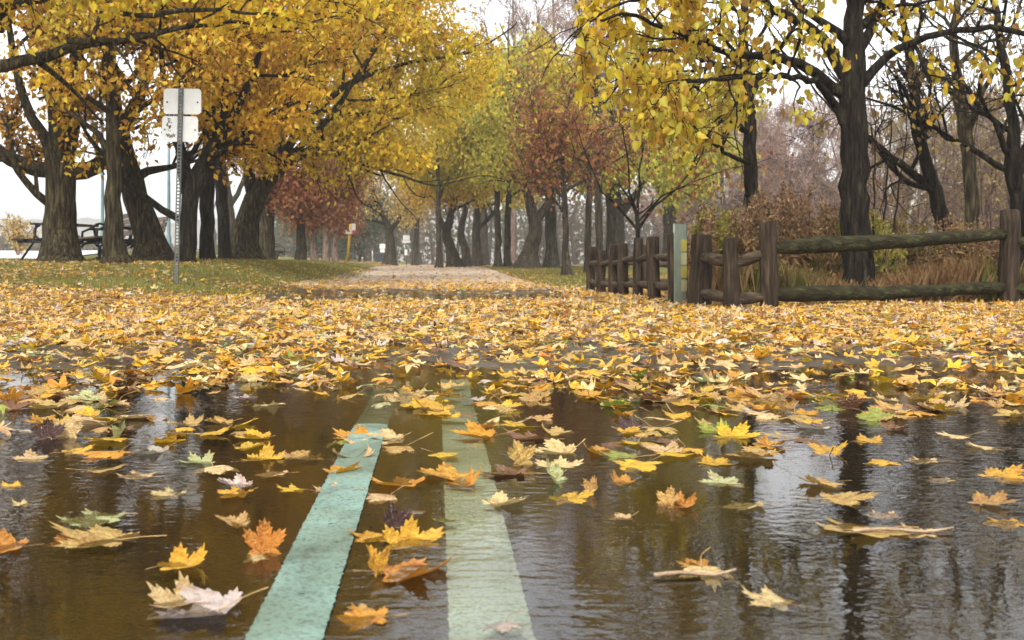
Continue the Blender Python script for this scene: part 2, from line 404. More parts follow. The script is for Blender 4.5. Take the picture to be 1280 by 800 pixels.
def ground_z(x, y):
    d = np.where(on_road(x, y) & (np.abs(x) < 8.8), 0.10, 0.0)
    return gz(x, y) - d
gx_ = grow_axis(-14, 14, 0.25, 380); gy_ = np.array([q for q in grow_axis(0, 40, 0.3, 400) if q > -100])
sheet('ground', gx_, gy_, ground_z, M['ground'], grassy)
asph1 = sheet('road', np.arange(-9, 9.01, 0.06), np.arange(-2.5, 6.05, 0.05), rz, M['asphalt'])
sheet('road', np.arange(-2.42, 2.08, 0.11), np.arange(6.0, 18.05, 0.2), rz, M['asphalt'])
sheet('path', np.arange(-2.42, 2.08, 0.11), np.concatenate([np.arange(18.0, 30, 0.4), np.arange(30, 96, 1.0)]), lambda x, y: rz(x, y), M['path'])
for x0, x1, y1_, pm in ((-0.231, -0.132, 4.4, 'paint'), (0.012, 0.125, 4.4, 'paintreflect')):
    def lz(x, y): return rz(x, y) + 0.004
    edge = np.linspace(x0, x1, 7)
    o = sheet('road_line', edge, np.arange(-2.0, y1_, 0.05), lz, M[pm])
    v = o.data.vertices; r_ = np.random.default_rng(3)
    co = np.zeros(len(v) * 3); v.foreach_get('co', co); co = co.reshape(-1, 3)
    e = (np.abs(co[:, 0] - x0) < 1e-4) | (np.abs(co[:, 0] - x1) < 1e-4)
    co[e, 0] += r_.normal(0, 0.0006, e.sum()); v.foreach_set('co', co.ravel().astype(np.float32)); o.data.update()
sheet('puddle', np.arange(-8.9, 8.91, 0.3), np.arange(-2.4, 5.95, 0.3), lambda x, y: 0 * x, M['water'])
sheet('puddle', np.arange(-1.9, 1.95, 0.15), np.arange(13.0, 16.9, 0.15), lambda x, y: 0 * x + float(rz(0.7, 14.9)) + 0.003, M['water'])
sheet('walkway', np.arange(-46, -9.2, 0.5), np.arange(27, 37, 0.5), lambda x, y: gz(x, y) + 0.03, M['walk'])

# ------------------------------------------------------------------ leaf shapes
LOBES = [(90, 1.0), (138, 0.86), (42, 0.86), (196, 0.50), (-16, 0.50)]
def maple_outline(detail):
    pts = []
    order = sorted(LOBES, key=lambda t: t[0])
    for k, (a, Ln) in enumerate(order):
        if detail == 2:
            prof = [(-22, .56, 0), (-20, .70, 0), (-14.5, .66, .2), (-11, .86, 0), (-5, .80, .5), (0, 1, 1), (5, .80, .5), (11, .86, 0), (14.5, .66, .2), (20, .70, 0), (22, .56, 0)]
        elif detail == 1:
            prof = [(-19, .58, 0), (-9, .80, 0), (0, 1, 1), (9, .80, 0), (19, .58, 0)]
        else:
            prof = [(-15, .66, 0), (0, 1, 1), (15, .66, 0)]
        for da, r, v in prof:
            t = math.radians(a + da); pts.append((r * Ln * math.cos(t), r * Ln * math.sin(t), v))
        if k < len(order) - 1:
            mid = (a + order[k + 1][0]) / 2; t = math.radians(mid); rr = 0.43
            pts.append((rr * math.cos(t), rr * math.sin(t), 0))
    t = math.radians(270); pts.append((0.10 * math.cos(t), 0.10 * math.sin(t), 0))
    return np.array(pts)

def leaf_flat(detail):
    o = maple_outline(detail); n = len(o)
    rings = {2: (0.3, 0.62, 1.0), 1: (0.5, 1.0), 0: (1.0,)}[detail]
    v = [np.zeros((1, 2))] + [o[:, :2] * s for s in rings]
    vein = [np.ones(1)] + [np.where(o[:, 2] >= 1, 1.0, 0.0) if s < 0.9 else np.where(o[:, 2] >= 1, 1.0, 0) for s in rings]
    k = np.arange(n); k2 = (k + 1) % n
    fs = [np.c_[np.zeros(n, int), 1 + k, 1 + k2]]
    for i in range(len(rings) - 1):
        a = 1 + i * n; fs.append(np.c_[a + k, a + n + k, a + n + k2, a + k2])
    return np.concatenate(v), fs, np.concatenate(vein)

def bend(v, pose, r):
    """turn the flat outline into a curled leaf; returns points resting on z = 0"""
    x, y = v[:, 0].copy(), v[:, 1].copy() - 0.15
    rad = np.hypot(x, y); th = np.arctan2(y, x)
    z = 0.05 * rad * np.sin(3 * th + r.uniform(0, 6.3)) + 0.10 * rad ** 3 * np.sin(5 * th + r.uniform(0, 6.3))
    z = z + r.uniform(-.10, .16) * rad ** 2
    for a_, L_ in LOBES:                       # every lobe curls and shrinks its own way
        w_ = np.clip(1 - np.abs((np.degrees(th) - a_ + 180) % 360 - 180) / 30, 0, 1); k_ = r.uniform(-.35, .85); q_ = np.clip(rad - .38, 0, None)
        z = z + w_ * k_ * q_ ** 1.2; sh = 1 - w_ * q_ * r.uniform(.0, .45); x, y = x * sh, y * sh
    z = z + .035 * np.sin(x * 7 + r.uniform(0, 6.3)) * np.sin(y * 6 + r.uniform(0, 6.3))
    if pose == 'cupped': z = z + 0.60 * rad ** 2 * (0.55 + 0.55 * np.sin(2 * th + r.uniform(0, 6.3)))
    if pose == 'domed': z = z - 0.62 * rad ** 2
    if pose == 'lifted':
        a = math.radians(r.choice([90, 138, 42])); d = x * math.cos(a) + y * math.sin(a)
        z = z + 1.5 * np.clip(d - 0.16, 0, None) ** 1.25; sh = np.clip(d - 0.16, 0, None)
        x = x - 0.55 * sh * math.cos(a); y = y - 0.55 * sh * math.sin(a)
        z = z + 0.25 * rad ** 2
    if pose == 'folded':
        a = r.uniform(0.7, 1.15); s1 = np.where(x > 0, a, a * r.uniform(0.2, 0.9))
        z = z * .6 + np.abs(x) * np.sin(s1); x = x * np.cos(s1)
    if pose == 'rolled':
        R_ = r.uniform(0.26, 0.36); q = np.clip(x / R_, -2.9, 2.9)
        x = R_ * np.sin(q) * 1.15; z = z * 0.5 + R_ * (1 - np.cos(q))
    z = z + r.uniform(-.08, .25) * np.clip(y, 0, None) ** 2
    out = np.stack([x, y, z], 1)
    if pose == 'upright':
        out[:, 2] = z + 0.35 * np.abs(out[:, 0]); t = r.uniform(0.9, 1.25)
        c, s = math.cos(t), math.sin(t)
        out = np.stack([out[:, 0], out[:, 1] * c - out[:, 2] * s, out[:, 1] * s + out[:, 2] * c], 1)
    else:
        t = r.normal(0, 0.10); c, s = math.cos(t), math.sin(t)
        out = np.stack([out[:, 0], out[:, 1] * c - out[:, 2] * s, out[:, 1] * s + out[:, 2] * c], 1)
    out[:, 2] -= np.quantile(out[:, 2], 0.12 if pose != 'upright' else 0.05)
    return out

def stem_mesh(body, r, pose):
    b = body[0]                                       # the point where the blade meets its stalk
    ang = r.normal(0, 0.5); L_ = r.uniform(0.35, 0.75); up = r.choice([0.05, 0.12, 0.5]) if pose != 'domed' else 0.55
    d = np.array([math.sin(ang) * .5, -1, 0]); p1 = b + d * L_ * 0.5 + [0, 0, up * .5 + 0.02]; p2 = b + d * L_ + [r.normal(0, .15), 0, up - min(b[2], .05)]
    P, R = smooth_line([b + [0, 0.02, .006], p1, p2], [0.012, 0.010, 0.015], 0.12)
    P[:, 2] = np.maximum(P[:, 2], 0.0)
    mb = MB(); tube(mb, P, R, 6, cap=True); return mb.mesh('leaf_stem', M['stem'], True)

POSES = ['flat', 'flat', 'flat', 'cupped', 'domed', 'domed', 'domed', 'lifted', 'lifted', 'folded', 'folded', 'rolled', 'rolled', 'upright']
hero = {}
rh = np.random.default_rng(21)
for ps in ('flat', 'cupped', 'domed', 'lifted', 'folded', 'rolled', 'upright'):
    hero[ps] = []
    for k in range(5):
        fv, fs, ve = leaf_flat(2); fv = fv * [rh.uniform(.85, 1.1), 1]
        bv = bend(fv, ps, rh); mb = MB(); mb.add(bv, fs)
        me = mb.mesh('maple_leaf', M['leaf'], True)
        a = me.attributes.new('vein', 'FLOAT', 'POINT'); a.data.foreach_set('value', ve.astype(np.float32))
        hero[ps].append((me, stem_mesh(bv, rh, ps), float(bv[:, 0].max() - bv[:, 0].min()), float(bv[:, 2].max())))

PAL = {   # leaf colours (what the leaf itself is, dry or wet)
 'cream': (.66, .50, .23), 'tan': (.52, .34, .10), 'pale grey': (.55, .48, .42), 'yellow': (.68, .42, .028), 'golden': (.60, .30, .022),
 'orange': (.50, .22, .03), 'brown': (.20, .10, .045), 'pale green': (.48, .50, .24), 'green': (.28, .33, .045), 'dark purple': (.075, .036, .033), 'pinkish': (.36, .27, .22)}
def bias(c): return np.array(PAL[c])

heroes = []   # dicts: x, y, z, s, pose, colour, rz, tilt
def hp(px, py, w, colour, pose, rot=None, sx=1.0):
    Y = F * H / (py - VY); x = gx(px, Y)
    heroes.append(dict(x=x, y=Y, z=float(top(x, Y)), w=w / F * Y, pose=pose, c=colour, rot=rot, traced=True, px=px, py=py))
R = math.radians
for a in [
 (258,764,118,'pale grey','rolled',R(82)), (228,752,72,'cream','lifted',R(75)), (222,706,74,'yellow','lifted',R(-70)), (330,690,56,'orange','upright',R(10)), (322,698,36,'cream','domed',R(40)),
 (130,674,112,'tan','flat',R(80)), (92,676,60,'orange','flat',R(60)), (128,648,92,'pale green','flat',R(95)), (8,684,80,'orange','lifted',R(100)), (293,654,52,'tan','folded',R(30)),
 (512,676,88,'yellow','lifted',R(10)), (470,672,60,'golden','flat',R(80)), (493,662,46,'dark purple','upright',R(35)), (505,718,108,'orange','lifted',R(-80)), (470,716,50,'golden','upright',R(60)),
 (462,772,84,'golden','flat',R(90)), (452,764,34,'tan','folded',R(50)), (632,780,58,'pale grey','domed',R(170)), (848,632,46,'orange','lifted',R(-95)), (836,630,36,'tan','upright',R(-40)),
 (880,714,74,'cream','domed',R(185)), (872,708,48,'golden','folded',R(10)), (968,752,76,'cream','flat',R(60)), (1090,662,120,'tan','flat',R(90)), (1150,666,70,'cream','flat',R(70)),
 (1110,645,46,'cream','flat',R(20)), (905,604,54,'pale green','flat',R(15)), (938,632,66,'cream','flat',R(80)), (1262,654,60,'yellow','flat',R(85)), (1252,596,62,'yellow','flat',R(-60)),
 (1158,576,50,'cream','flat',R(70)), (1036,566,60,'yellow','folded',R(-20)), (1085,552,44,'yellow','flat',R(0)), (690,602,56,'pale green','upright',R(70)), (708,624,58,'yellow','flat',R(-80)),
 (740,616,34,'tan','upright',R(-60)), (628,630,58,'cream','folded',R(-60)), (776,602,40,'golden','lifted',R(30)), (505,604,80,'golden','cupped',R(70)), (556,596,70,'golden','folded',R(55)),
 (580,604,56,'golden','lifted',R(-30)), (640,592,66,'brown','cupped',R(80)), (650,580,44,'tan','upright',R(30)), (268,586,62,'cream','domed',R(200)), (250,578,44,'pale green','lifted',R(30)),
 (140,568,80,'golden','domed',R(80)), (192,566,46,'pale grey','rolled',R(70)), (326,574,58,'yellow','lifted',R(-20)), (312,560,44,'yellow','folded',R(-40)), (298,616,56,'yellow','flat',R(80)),
 (295,606,44,'pale grey','rolled',R(60)), (16,608,34,'yellow','flat',R(60)), (38,574,46,'cream','flat',R(20)), (214,618,54,'cream','flat',R(80)), (178,594,52,'cream','flat',R(95)),
 (432,552,52,'green','domed',R(185)), (428,614,64,'cream','flat',R(75)), (480,622,62,'cream','domed',R(95)), (752,566,64,'golden','lifted',R(60)), (780,572,56,'green','flat',R(80)),
 (918,545,60,'yellow','lifted',R(-30)), (900,540,50,'green','lifted',R(40)), (60,548,44,'dark purple','upright',R(20)), (44,540,50,'pale grey','flat',R(60)), (86,546,44,'cream','upright',R(-10)),
 (780,648,30,'cream','rolled',R(85)), (700,566,60,'cream','folded',R(80)), (668,548,58,'brown','cupped',R(60)), (545,512,64,'yellow','lifted',R(80)), (600,545,56,'golden','folded',R(70)),
 (1235,560,52,'cream','flat',R(90)), (985,545,52,'tan','flat',R(70)), (1200,545,60,'cream','flat',R(80)), (345,592,50,'cream','flat',R(88)), (370,612,46,'yellow','flat',R(80)),
 (520,640,40,'pale grey','flat',R(80)), (1010,552,46,'brown','domed',R(20)), (1180,600,40,'cream','flat',R(85)), (30,630,30,'cream','flat',R(80)), (560,650,34,'green','flat',R(85)), (462,556,60,'cream','flat',R(70)), (500,562,56,'tan','domed',R(100)), (448,546,56,'golden','lifted',R(60)), (486,548,50,'cream','folded',R(70))]:
    hp(*a)

# the leaf carpet: density of leaves per square metre
def dens(x, y):
    d = np.interp(y, [1.3, 2.0, 2.4, 3.0, 3.5, 4.0, 4.6, 5.4, 6.5, 13.2], [0, 1.2, 13, 62, 115, 155, 200, 285, 380, 410])
    pat = 0.5 + 0.5 * np.sin(x * 2.1 + y * 1.3 + 1) * np.sin(x * -1.1 + y * 2.2) + 0.35 * np.sin(x * 4.7 + 2) * np.sin(y * 3.9 + x)
    d = d * np.where(y < 6, np.clip(-.15 + 2.0 * pat, 0.05, 2.6) * (1 - S(3.8, 6, y)) + S(3.8, 6, y), 1.0)
    road = (x > -2.3 + 0.25 * np.sin(y * 2)) & (x < 1.8 + 0.2 * np.sin(y * 3))
    strip = S(11.9, 12.6, y + 0.3 * np.sin(x * 3)) * (1 - S(17.0, 18.0, y + 0.4 * np.sin(x * 2.3)))
    d = d * np.where(road, 1 - 0.96 * strip, 1 - 0.25 * strip)
    far = np.interp(y, [13, 16.5, 17.5, 21, 24, 30, 45, 60, 90], [300, 190, 230, 150, 40, 12, 6, 4, 3])
    d = np.where(y > 17.8, far, d)
    g = grassy(x, y)
    gp = np.clip(0.5 + 0.8 * np.sin(x * 0.9 + y * 0.8 + .5) * np.sin(y * 1.1 - x * .5) + 0.3 * np.sin(x * 3.1) * np.sin(y * 2.3), 0.06, 1.2)
    d = d * (1 - g) + g * np.interp(y, [12, 20, 40], [260, 150, 30]) * gp
    return d
pts = []
for y0, y1 in [(1.5, 3), (3, 4.5), (4.5, 7), (7, 10), (10, 14), (14, 18), (18, 24), (24, 36), (36, 60), (60, 90)]:
    w0, w1 = 0.50 * y1 + 1.2, 0.64 * y1 + 1.2
    mx = 520 if y0 < 7 else 430
    if y0 >= 24: mx = 150; w0, w1 = min(w0, 13), min(w1, 10)
    n = int((y1 - y0) * (w0 + w1) * mx)
    x = rng.uniform(-w0, w1, n); y = rng.uniform(y0, y1, n)
    k = rng.uniform(0, mx, n) < dens(x, y)
    lim = (x > -(0.39 * y + 0.11 * y + 1.1)) & (x < 0.524 * y + 0.11 * y + 1.1)
    k &= lim & ~((x > 6.5) & (y > 17)) & ~((x < -8.5) & (y > 26.5))
    pts.append(np.c_[x[k], y[k]])
pts = np.concatenate(pts); pts = pts[np.argsort(pts[:, 1])]
NAMES = list(PAL)
def pick_colours(n, y, r):
    near = np.array([.20, .21, .03, .27, .11, .02, .10, .04, .015, .005, 0]); far = np.array([.29, .19, .09, .23, .10, .025, .06, .015, .005, 0, .01])
    t = S(3.5, 9, y)[:, None]; pr = near * (1 - t) + far * t; pr /= pr.sum(1, keepdims=True)
    return (pr.cumsum(1) < r.uniform(0, 1, n)[:, None]).sum(1).clip(0, len(NAMES) - 1)
pxs = VX + F * pts[:, 0] / pts[:, 1]
inview = (pxs > 4) & (pxs < 1276) & (pts[:, 1] > 1.4)
# none on top of a hand-placed leaf
hx = np.array([[h['x'], h['y']] for h in heroes])
clash = (np.hypot(pts[:, None, 0] - hx[None, :, 0], (pts[:, None, 1] - hx[None, :, 1]) * 0.7).min(1) < 0.07) & (pts[:, 1] < 3.2)
pts, inview, pxs = pts[~clash], inview[~clash], pxs[~clash]
NH = 300 - len(heroes)
idx = np.where(inview)[0][:NH]
ci = pick_colours(len(pts), pts[:, 1], rng)
for i in idx:
    x, y = pts[i]
    heroes.append(dict(x=x, y=y, z=float(top(x, y)) + rng.uniform(0, .006), w=rng.uniform(.07, .125), pose=str(rng.choice(POSES[:-1] if rng.uniform() < .6 else POSES)), c=NAMES[ci[i]], rot=rng.uniform(0, 6.28),
                       traced=False, px=float(pxs[i]), py=VY + F * H / y))
rest = np.ones(len(pts), bool); rest[idx] = False

# labels that single each leaf out
def zone(h):
    x, y = h['x'], h['y']
    near = y < 2.35
    if -0.25 < x < -0.115 and y < 3.0: return 'lying on the solid teal line'
    if -0.005 < x < 0.14 and y < 3.3: return 'floating over the paler teal line'
    if near:
        if x < -0.24: return 'floating on brown water left of both teal lines'
        if x < 0.01: return 'floating between the two teal lines'
        return 'floating on open water right of both teal lines'
    a = 'in the carpet fringe' if y < 3.1 else 'in the thicker carpet'
    if h['px'] < 320: b = 'far left'
    elif h['px'] < 546: b = 'left of centre'
    elif h['px'] < 780: b = 'right of centre'
    elif h['px'] < 1030: b = 'below the fence corner'
    else: b = 'far right'
    return a + ', ' + b
PW = {'flat': 'flat', 'cupped': 'cupped', 'domed': 'domed', 'lifted': 'raised-lobed', 'folded': 'creased', 'rolled': 'rolled-up', 'upright': 'upright'}
ORD = ['leftmost', 'second from left', 'third from left', 'fourth from left', 'fifth from left', 'sixth from left', 'seventh from left', 'eighth from left', 'ninth from left', 'tenth from left', 'eleventh from left', 'twelfth from left', 'thirteenth from left']
groups = {}
for h in heroes:
    groups.setdefault((h['c'], PW[h['pose']], zone(h)), []).append(h)
for (c, p, zn), hs in groups.items():
    hs.sort(key=lambda h: h['px'])
    for k, h in enumerate(hs):
        if len(hs) == 1 or k > 12: h['label'] = f'{c} {p} maple leaf {zn}'
        else: h['label'] = ' '.join(f'{ORD[min(k, 12)]} {c} {p} leaf {zn}'.replace(' on brown water', '').replace(' on open water', '').split())
rl = np.random.default_rng(5)
for h in heroes:
    me, st, wd, ht = hero[h['pose']][rl.integers(0, 5)]
    s = h['w'] / max(wd, 1.05)
    o = bpy.data.objects.new('maple_leaf', me); COL.objects.link(o)
    o.location = (h['x'], h['y'], h['z'] - 0.0015)
    rot = h['rot'] if h['rot'] is not None else rl.uniform(0, 6.28)
    til = 0.07 if h['y'] < 3 else 0.22
    o.rotation_euler = (rl.normal(0, til * .6), rl.normal(0, til * .6), rot)
    zs = .9 if h['pose'] == 'upright' else rl.uniform(.42, .68)
    zs = min(zs, (.055 if h['pose'] == 'upright' else (rl.uniform(.024, .044) if h['traced'] else rl.uniform(.014, .032))) / (ht * s))
    o.scale = (s, s, s * zs)
    c = bias(h['c']) * rl.uniform(0.82, 1.12) * np.array([1, rl.uniform(.9, 1.08), 1])
    o.color = (*[float(q) for q in np.clip(c, 0, .8)], 1)
    tag(o, h['label'], 'leaf', 'fallen maple leaves lying nearest on the wet asphalt')
    q = bpy.data.objects.new('leaf_stem', st); COL.objects.link(q); q.parent = o

# the rest of the carpet
def carpet(P, cidx, r, name, label):
    mb = MB(); n = len(P)
    det = np.where(P[:, 1] < 7.5, 1, 0); kind = r.integers(0, len(POSES) - 1, n)
    for d in (1, 0):
        fv, fs, _ = leaf_flat(d)
        for k in range(len(POSES)):
          for var in range(2):
            sel = np.where((det == d) & (kind == k) & ((np.arange(n) % 2) == var))[0]
            if not len(sel): continue
            b = bend(fv * [r.uniform(.85, 1.1), 1], POSES[k], r); m = len(sel); nv = len(b)
            s = np.where(r.uniform(0, 1, m) < .22, r.uniform(.008, .022, m), r.uniform(.030, .088, m)) * np.where(P[sel, 1] > 24, 1.15, 1.0)
            a, tx, ty = r.uniform(0, 6.28, m), r.normal(0, .14, m), r.normal(0, .14, m)
            v = b[None] * s[:, None, None] * np.r_[1, 1, 0.52]
            x, y, z = v[..., 0], v[..., 1], v[..., 2]
            y, z = y * np.cos(tx)[:, None] - z * np.sin(tx)[:, None], y * np.sin(tx)[:, None] + z * np.cos(tx)[:, None]
            x, z = x * np.cos(ty)[:, None] + z * np.sin(ty)[:, None], -x * np.sin(ty)[:, None] + z * np.cos(ty)[:, None]
            x, y = x * np.cos(a)[:, None] - y * np.sin(a)[:, None], x * np.sin(a)[:, None] + y * np.cos(a)[:, None]
            px, py = P[sel, 0], P[sel, 1]
            lift = r.uniform(0.002, 0.030, m) * S(3.6, 5, py)
            z = z - np.minimum(z.min(1), 0)[:, None] * 0.75
            V_ = np.stack([x + px[:, None], y + py[:, None], z + (top(px, py) + lift)[:, None]], -1)
            c = np.array([PAL[NAMES[i]] for i in cidx[sel]]) * r.uniform(.78, 1.15, (m, 1)) * r.uniform(.93, 1.07, (m, 3))
            c = np.clip(c, 0, .82)
            for f in fs:
                ff = f[None] + (np.arange(m) * nv)[:, None, None]
                mb.f.append(ff.reshape(-1, f.shape[1]) + mb.n); mb.c.append(np.repeat(c, len(f), 0))
            mb.v.append(V_.reshape(-1, 3)); mb.n += m * nv
    o = mb.build(name, M['litter'], smooth=False, colour=True)
    tag(o, label, 'fallen leaves', kind='stuff')
carpet(pts[rest], ci[rest], np.random.default_rng(8), 'leaf_carpet', 'dense carpet of yellow, tan and cream fallen leaves across the path and verges')

# two loose sticks on the water
for px, py, w, an, lb in ((870, 722, 108, 0.12, 'thin brown stick floating beside the tent-shaped cream leaf'), (1130, 667, 130, 0.03, 'long thin pale stick floating among tan leaves on right water')):
    Y = F * H / (py - VY); L_ = w / F * Y
    mb = MB(); P, Rr = smooth_line([(-L_/2, 0, .004), (-L_/6, .004, .006), (L_/5, -.003, .003), (L_/2, .006, .007)], [.0036, .0030, .0027, .0018], .02)
    tube(mb, P, Rr, 7, rough=.12, cap=True); o = mb.build('twig', M['twig'], smooth=True, loc=(gx(px, Y), Y, 0.001)); o.rotation_euler = (0, 0, an)
    tag(o, lb, 'stick')

# ------------------------------------------------------------------ grass
def grass():
    r = np.random.default_rng(31); mb = MB()
    x = np.r_[r.uniform(-13, -1.9, 120000), r.uniform(1.9, 7, 26000)]; y = np.r_[12 + 26 * r.uniform(0, 1, 120000) ** 1.5, r.uniform(17, 48, 26000)]
    k = (r.uniform(0, 1, len(x)) < grassy(x, y)) & (x > -.45 * y - .5) & (x < .3 * y) & ~((x < -8.7) & (y > 26.5))
    x, y = x[k], y[k]; m = len(x); h = r.uniform(.025, .065, m) * (1 + .5 * (y > 22)); a = r.uniform(0, 6.28, m); w = .006 * (1 + (y - 12) / 14)
    z = gz(x, y); lx, ly = r.normal(0, .02, m), r.normal(0, .02, m)
    v = np.stack([np.stack([x - w * np.cos(a), y - w * np.sin(a), z - .01], -1), np.stack([x + w * np.cos(a), y + w * np.sin(a), z - .01], -1), np.stack([x + lx, y + ly, z + h], -1)], 1)
    pc = np.array([[.16, .165, .03], [.22, .20, .04], [.28, .21, .07], [.11, .125, .025]])
    c = pc[r.integers(0, 4, m)] * r.uniform(.8, 1.2, (m, 1))
    mb.add(v.reshape(-1, 3), [np.arange(m * 3).reshape(-1, 3)], c)
    tag(mb.build('grass', M['weed'], colour=True), 'short damp grass showing through the leaves on both verges', 'grass', kind='stuff')
grass()

# ------------------------------------------------------------------ trees
def unit(v): return v / (np.linalg.norm(v) + 1e-9)

JIT = np.random.default_rng(99)
class Skel:
    def __init__(s): s.lines = []; s.tips = []

def grow(sk, p, d, L, r, lev, rn, par):
    n = max(3, int(L / par['seg'])); P = [p]; Q = p; rr = np.linspace(r, max(r * .35, par['rmin']), n + 1)
    tr = par['trop'][min(lev, len(par['trop']) - 1)]
    D = []
    for i in range(n):
        d = unit(d + rn.normal(0, par['wob'], 3) + np.array([0, 0, tr]))
        Q = Q + d * (L / n); P.append(Q); D.append(d)
    P = np.array(P); sk.lines.append((P, rr, lev))
    last = par['levels'] - 1
    if lev >= last:
        sk.tips.append(P); return
    if lev == last - 1: sk.tips.append(P[n // 2:])
    k = par['kids'][min(lev, len(par['kids']) - 1)]
    k = max(1, int(round(k * rn.uniform(.7, 1.3))))
    for j in range(k):
        t = 0.25 + 0.75 * (j + rn.uniform(.2, .8)) / k
        i = min(n - 1, int(t * n)); dd = D[i]
        ax = unit(np.cross(dd, rn.normal(0, 1, 3))); an = math.radians(rn.uniform(*par['ang']))
        cd = unit(dd * math.cos(an) + ax * math.sin(an))
        grow(sk, P[i], cd, L * par['ratio'] * rn.uniform(.7, 1.2) * (1.15 - .45 * t), max(rr[i] * .62, par['rmin']), lev + 1, rn, par)

DEF = dict(levels=3, kids=(5, 5), ang=(28, 65), ratio=.55, trop=(.04, .0, -.05), wob=.16, seg=.25, rmin=.006, every=.55, t0=.45, t0l=.12, len=(1.4, 2.6), up=.15, side=1.0)
LEAF = np.array([[0, 0, 0], [.32, .45, .10], [0, 1, -.06], [-.32, .45, .10]])
HEART = np.array([[0, 0, 0], [.26, -.08, .10], [.42, .22, .20], [.33, .60, .12], [0, 1.0, -.14], [-.33, .60, .12], [-.42, .22, .20], [-.26, -.08, .10]])

def leaves(mb, C, size, cols, rn, shape, droop=.6, clump=None, jit=.15):
    m = len(C); n = len(shape)
    d = rn.normal(0, 1, (m, 3)); d[:, 2] -= droop * 2; d /= np.linalg.norm(d, axis=1)[:, None]
    u = np.cross(d, rn.normal(0, 1, (m, 3))); u /= np.linalg.norm(u, axis=1)[:, None] + 1e-9
    w = np.cross(u, d); s = size * rn.uniform(.65, 1.3, m)
    v = C[:, None] + s[:, None, None] * (shape[None, :, 0:1] * u[:, None] + shape[None, :, 1:2] * d[:, None] + shape[None, :, 2:3] * w[:, None])
    if n == 4: fs = np.arange(m)[:, None] * n + np.arange(4)[None]; mb.add(v.reshape(-1, 3), [fs], cols)
    else:
        h = n // 2; base = np.arange(m)[:, None] * n
        f1 = base + np.arange(0, h + 1)[None]; f2 = base + np.r_[0, np.arange(h, n)][None]
        mb.v.append(v.reshape(-1, 3)); mb.f += [f1 + mb.n, f2 + mb.n]; mb.c += [cols, cols]; mb.n += m * n

PALS = {
 'gold': [(.64, .38, .025), (.56, .29, .022), (.68, .45, .035), (.46, .23, .025), (.52, .38, .04)],
 'bright': [(.68, .45, .025), (.70, .50, .04), (.58, .36, .02), (.52, .42, .03)],
 'amber': [(.50, .25, .025), (.42, .19, .025), (.56, .32, .03), (.34, .17, .03)],
 'greengold': [(.54, .42, .04), (.44, .36, .035), (.60, .44, .04), (.36, .33, .04)],
 'olive': [(.48, .42, .06), (.38, .36, .05), (.56, .44, .06), (.30, .30, .05)],
 'red': [(.27, .092, .035), (.22, .095, .045), (.32, .145, .05), (.19, .08, .04)],
 'rust': [(.30, .12, .06), (.24, .10, .06), (.36, .17, .06), (.20, .10, .07)],
 'pale': [(.52, .36, .12), (.46, .33, .13), (.56, .40, .10), (.40, .27, .10)],
 'linden': [(.62, .45, .03), (.54, .38, .025), (.42, .25, .03), (.50, .42, .05), (.42, .36, .04), (.30, .17, .035), (.64, .50, .05), (.34, .28, .03)],
 'mauve': [(.38, .25, .21), (.44, .29, .23), (.33, .22, .185), (.46, .32, .24)],
 'hedge': [(.09, .115, .05), (.07, .095, .045), (.12, .13, .05)],
 'scrub': [(.32, .24, .09), (.25, .19, .08), (.38, .27, .08), (.20, .13, .07)],
}

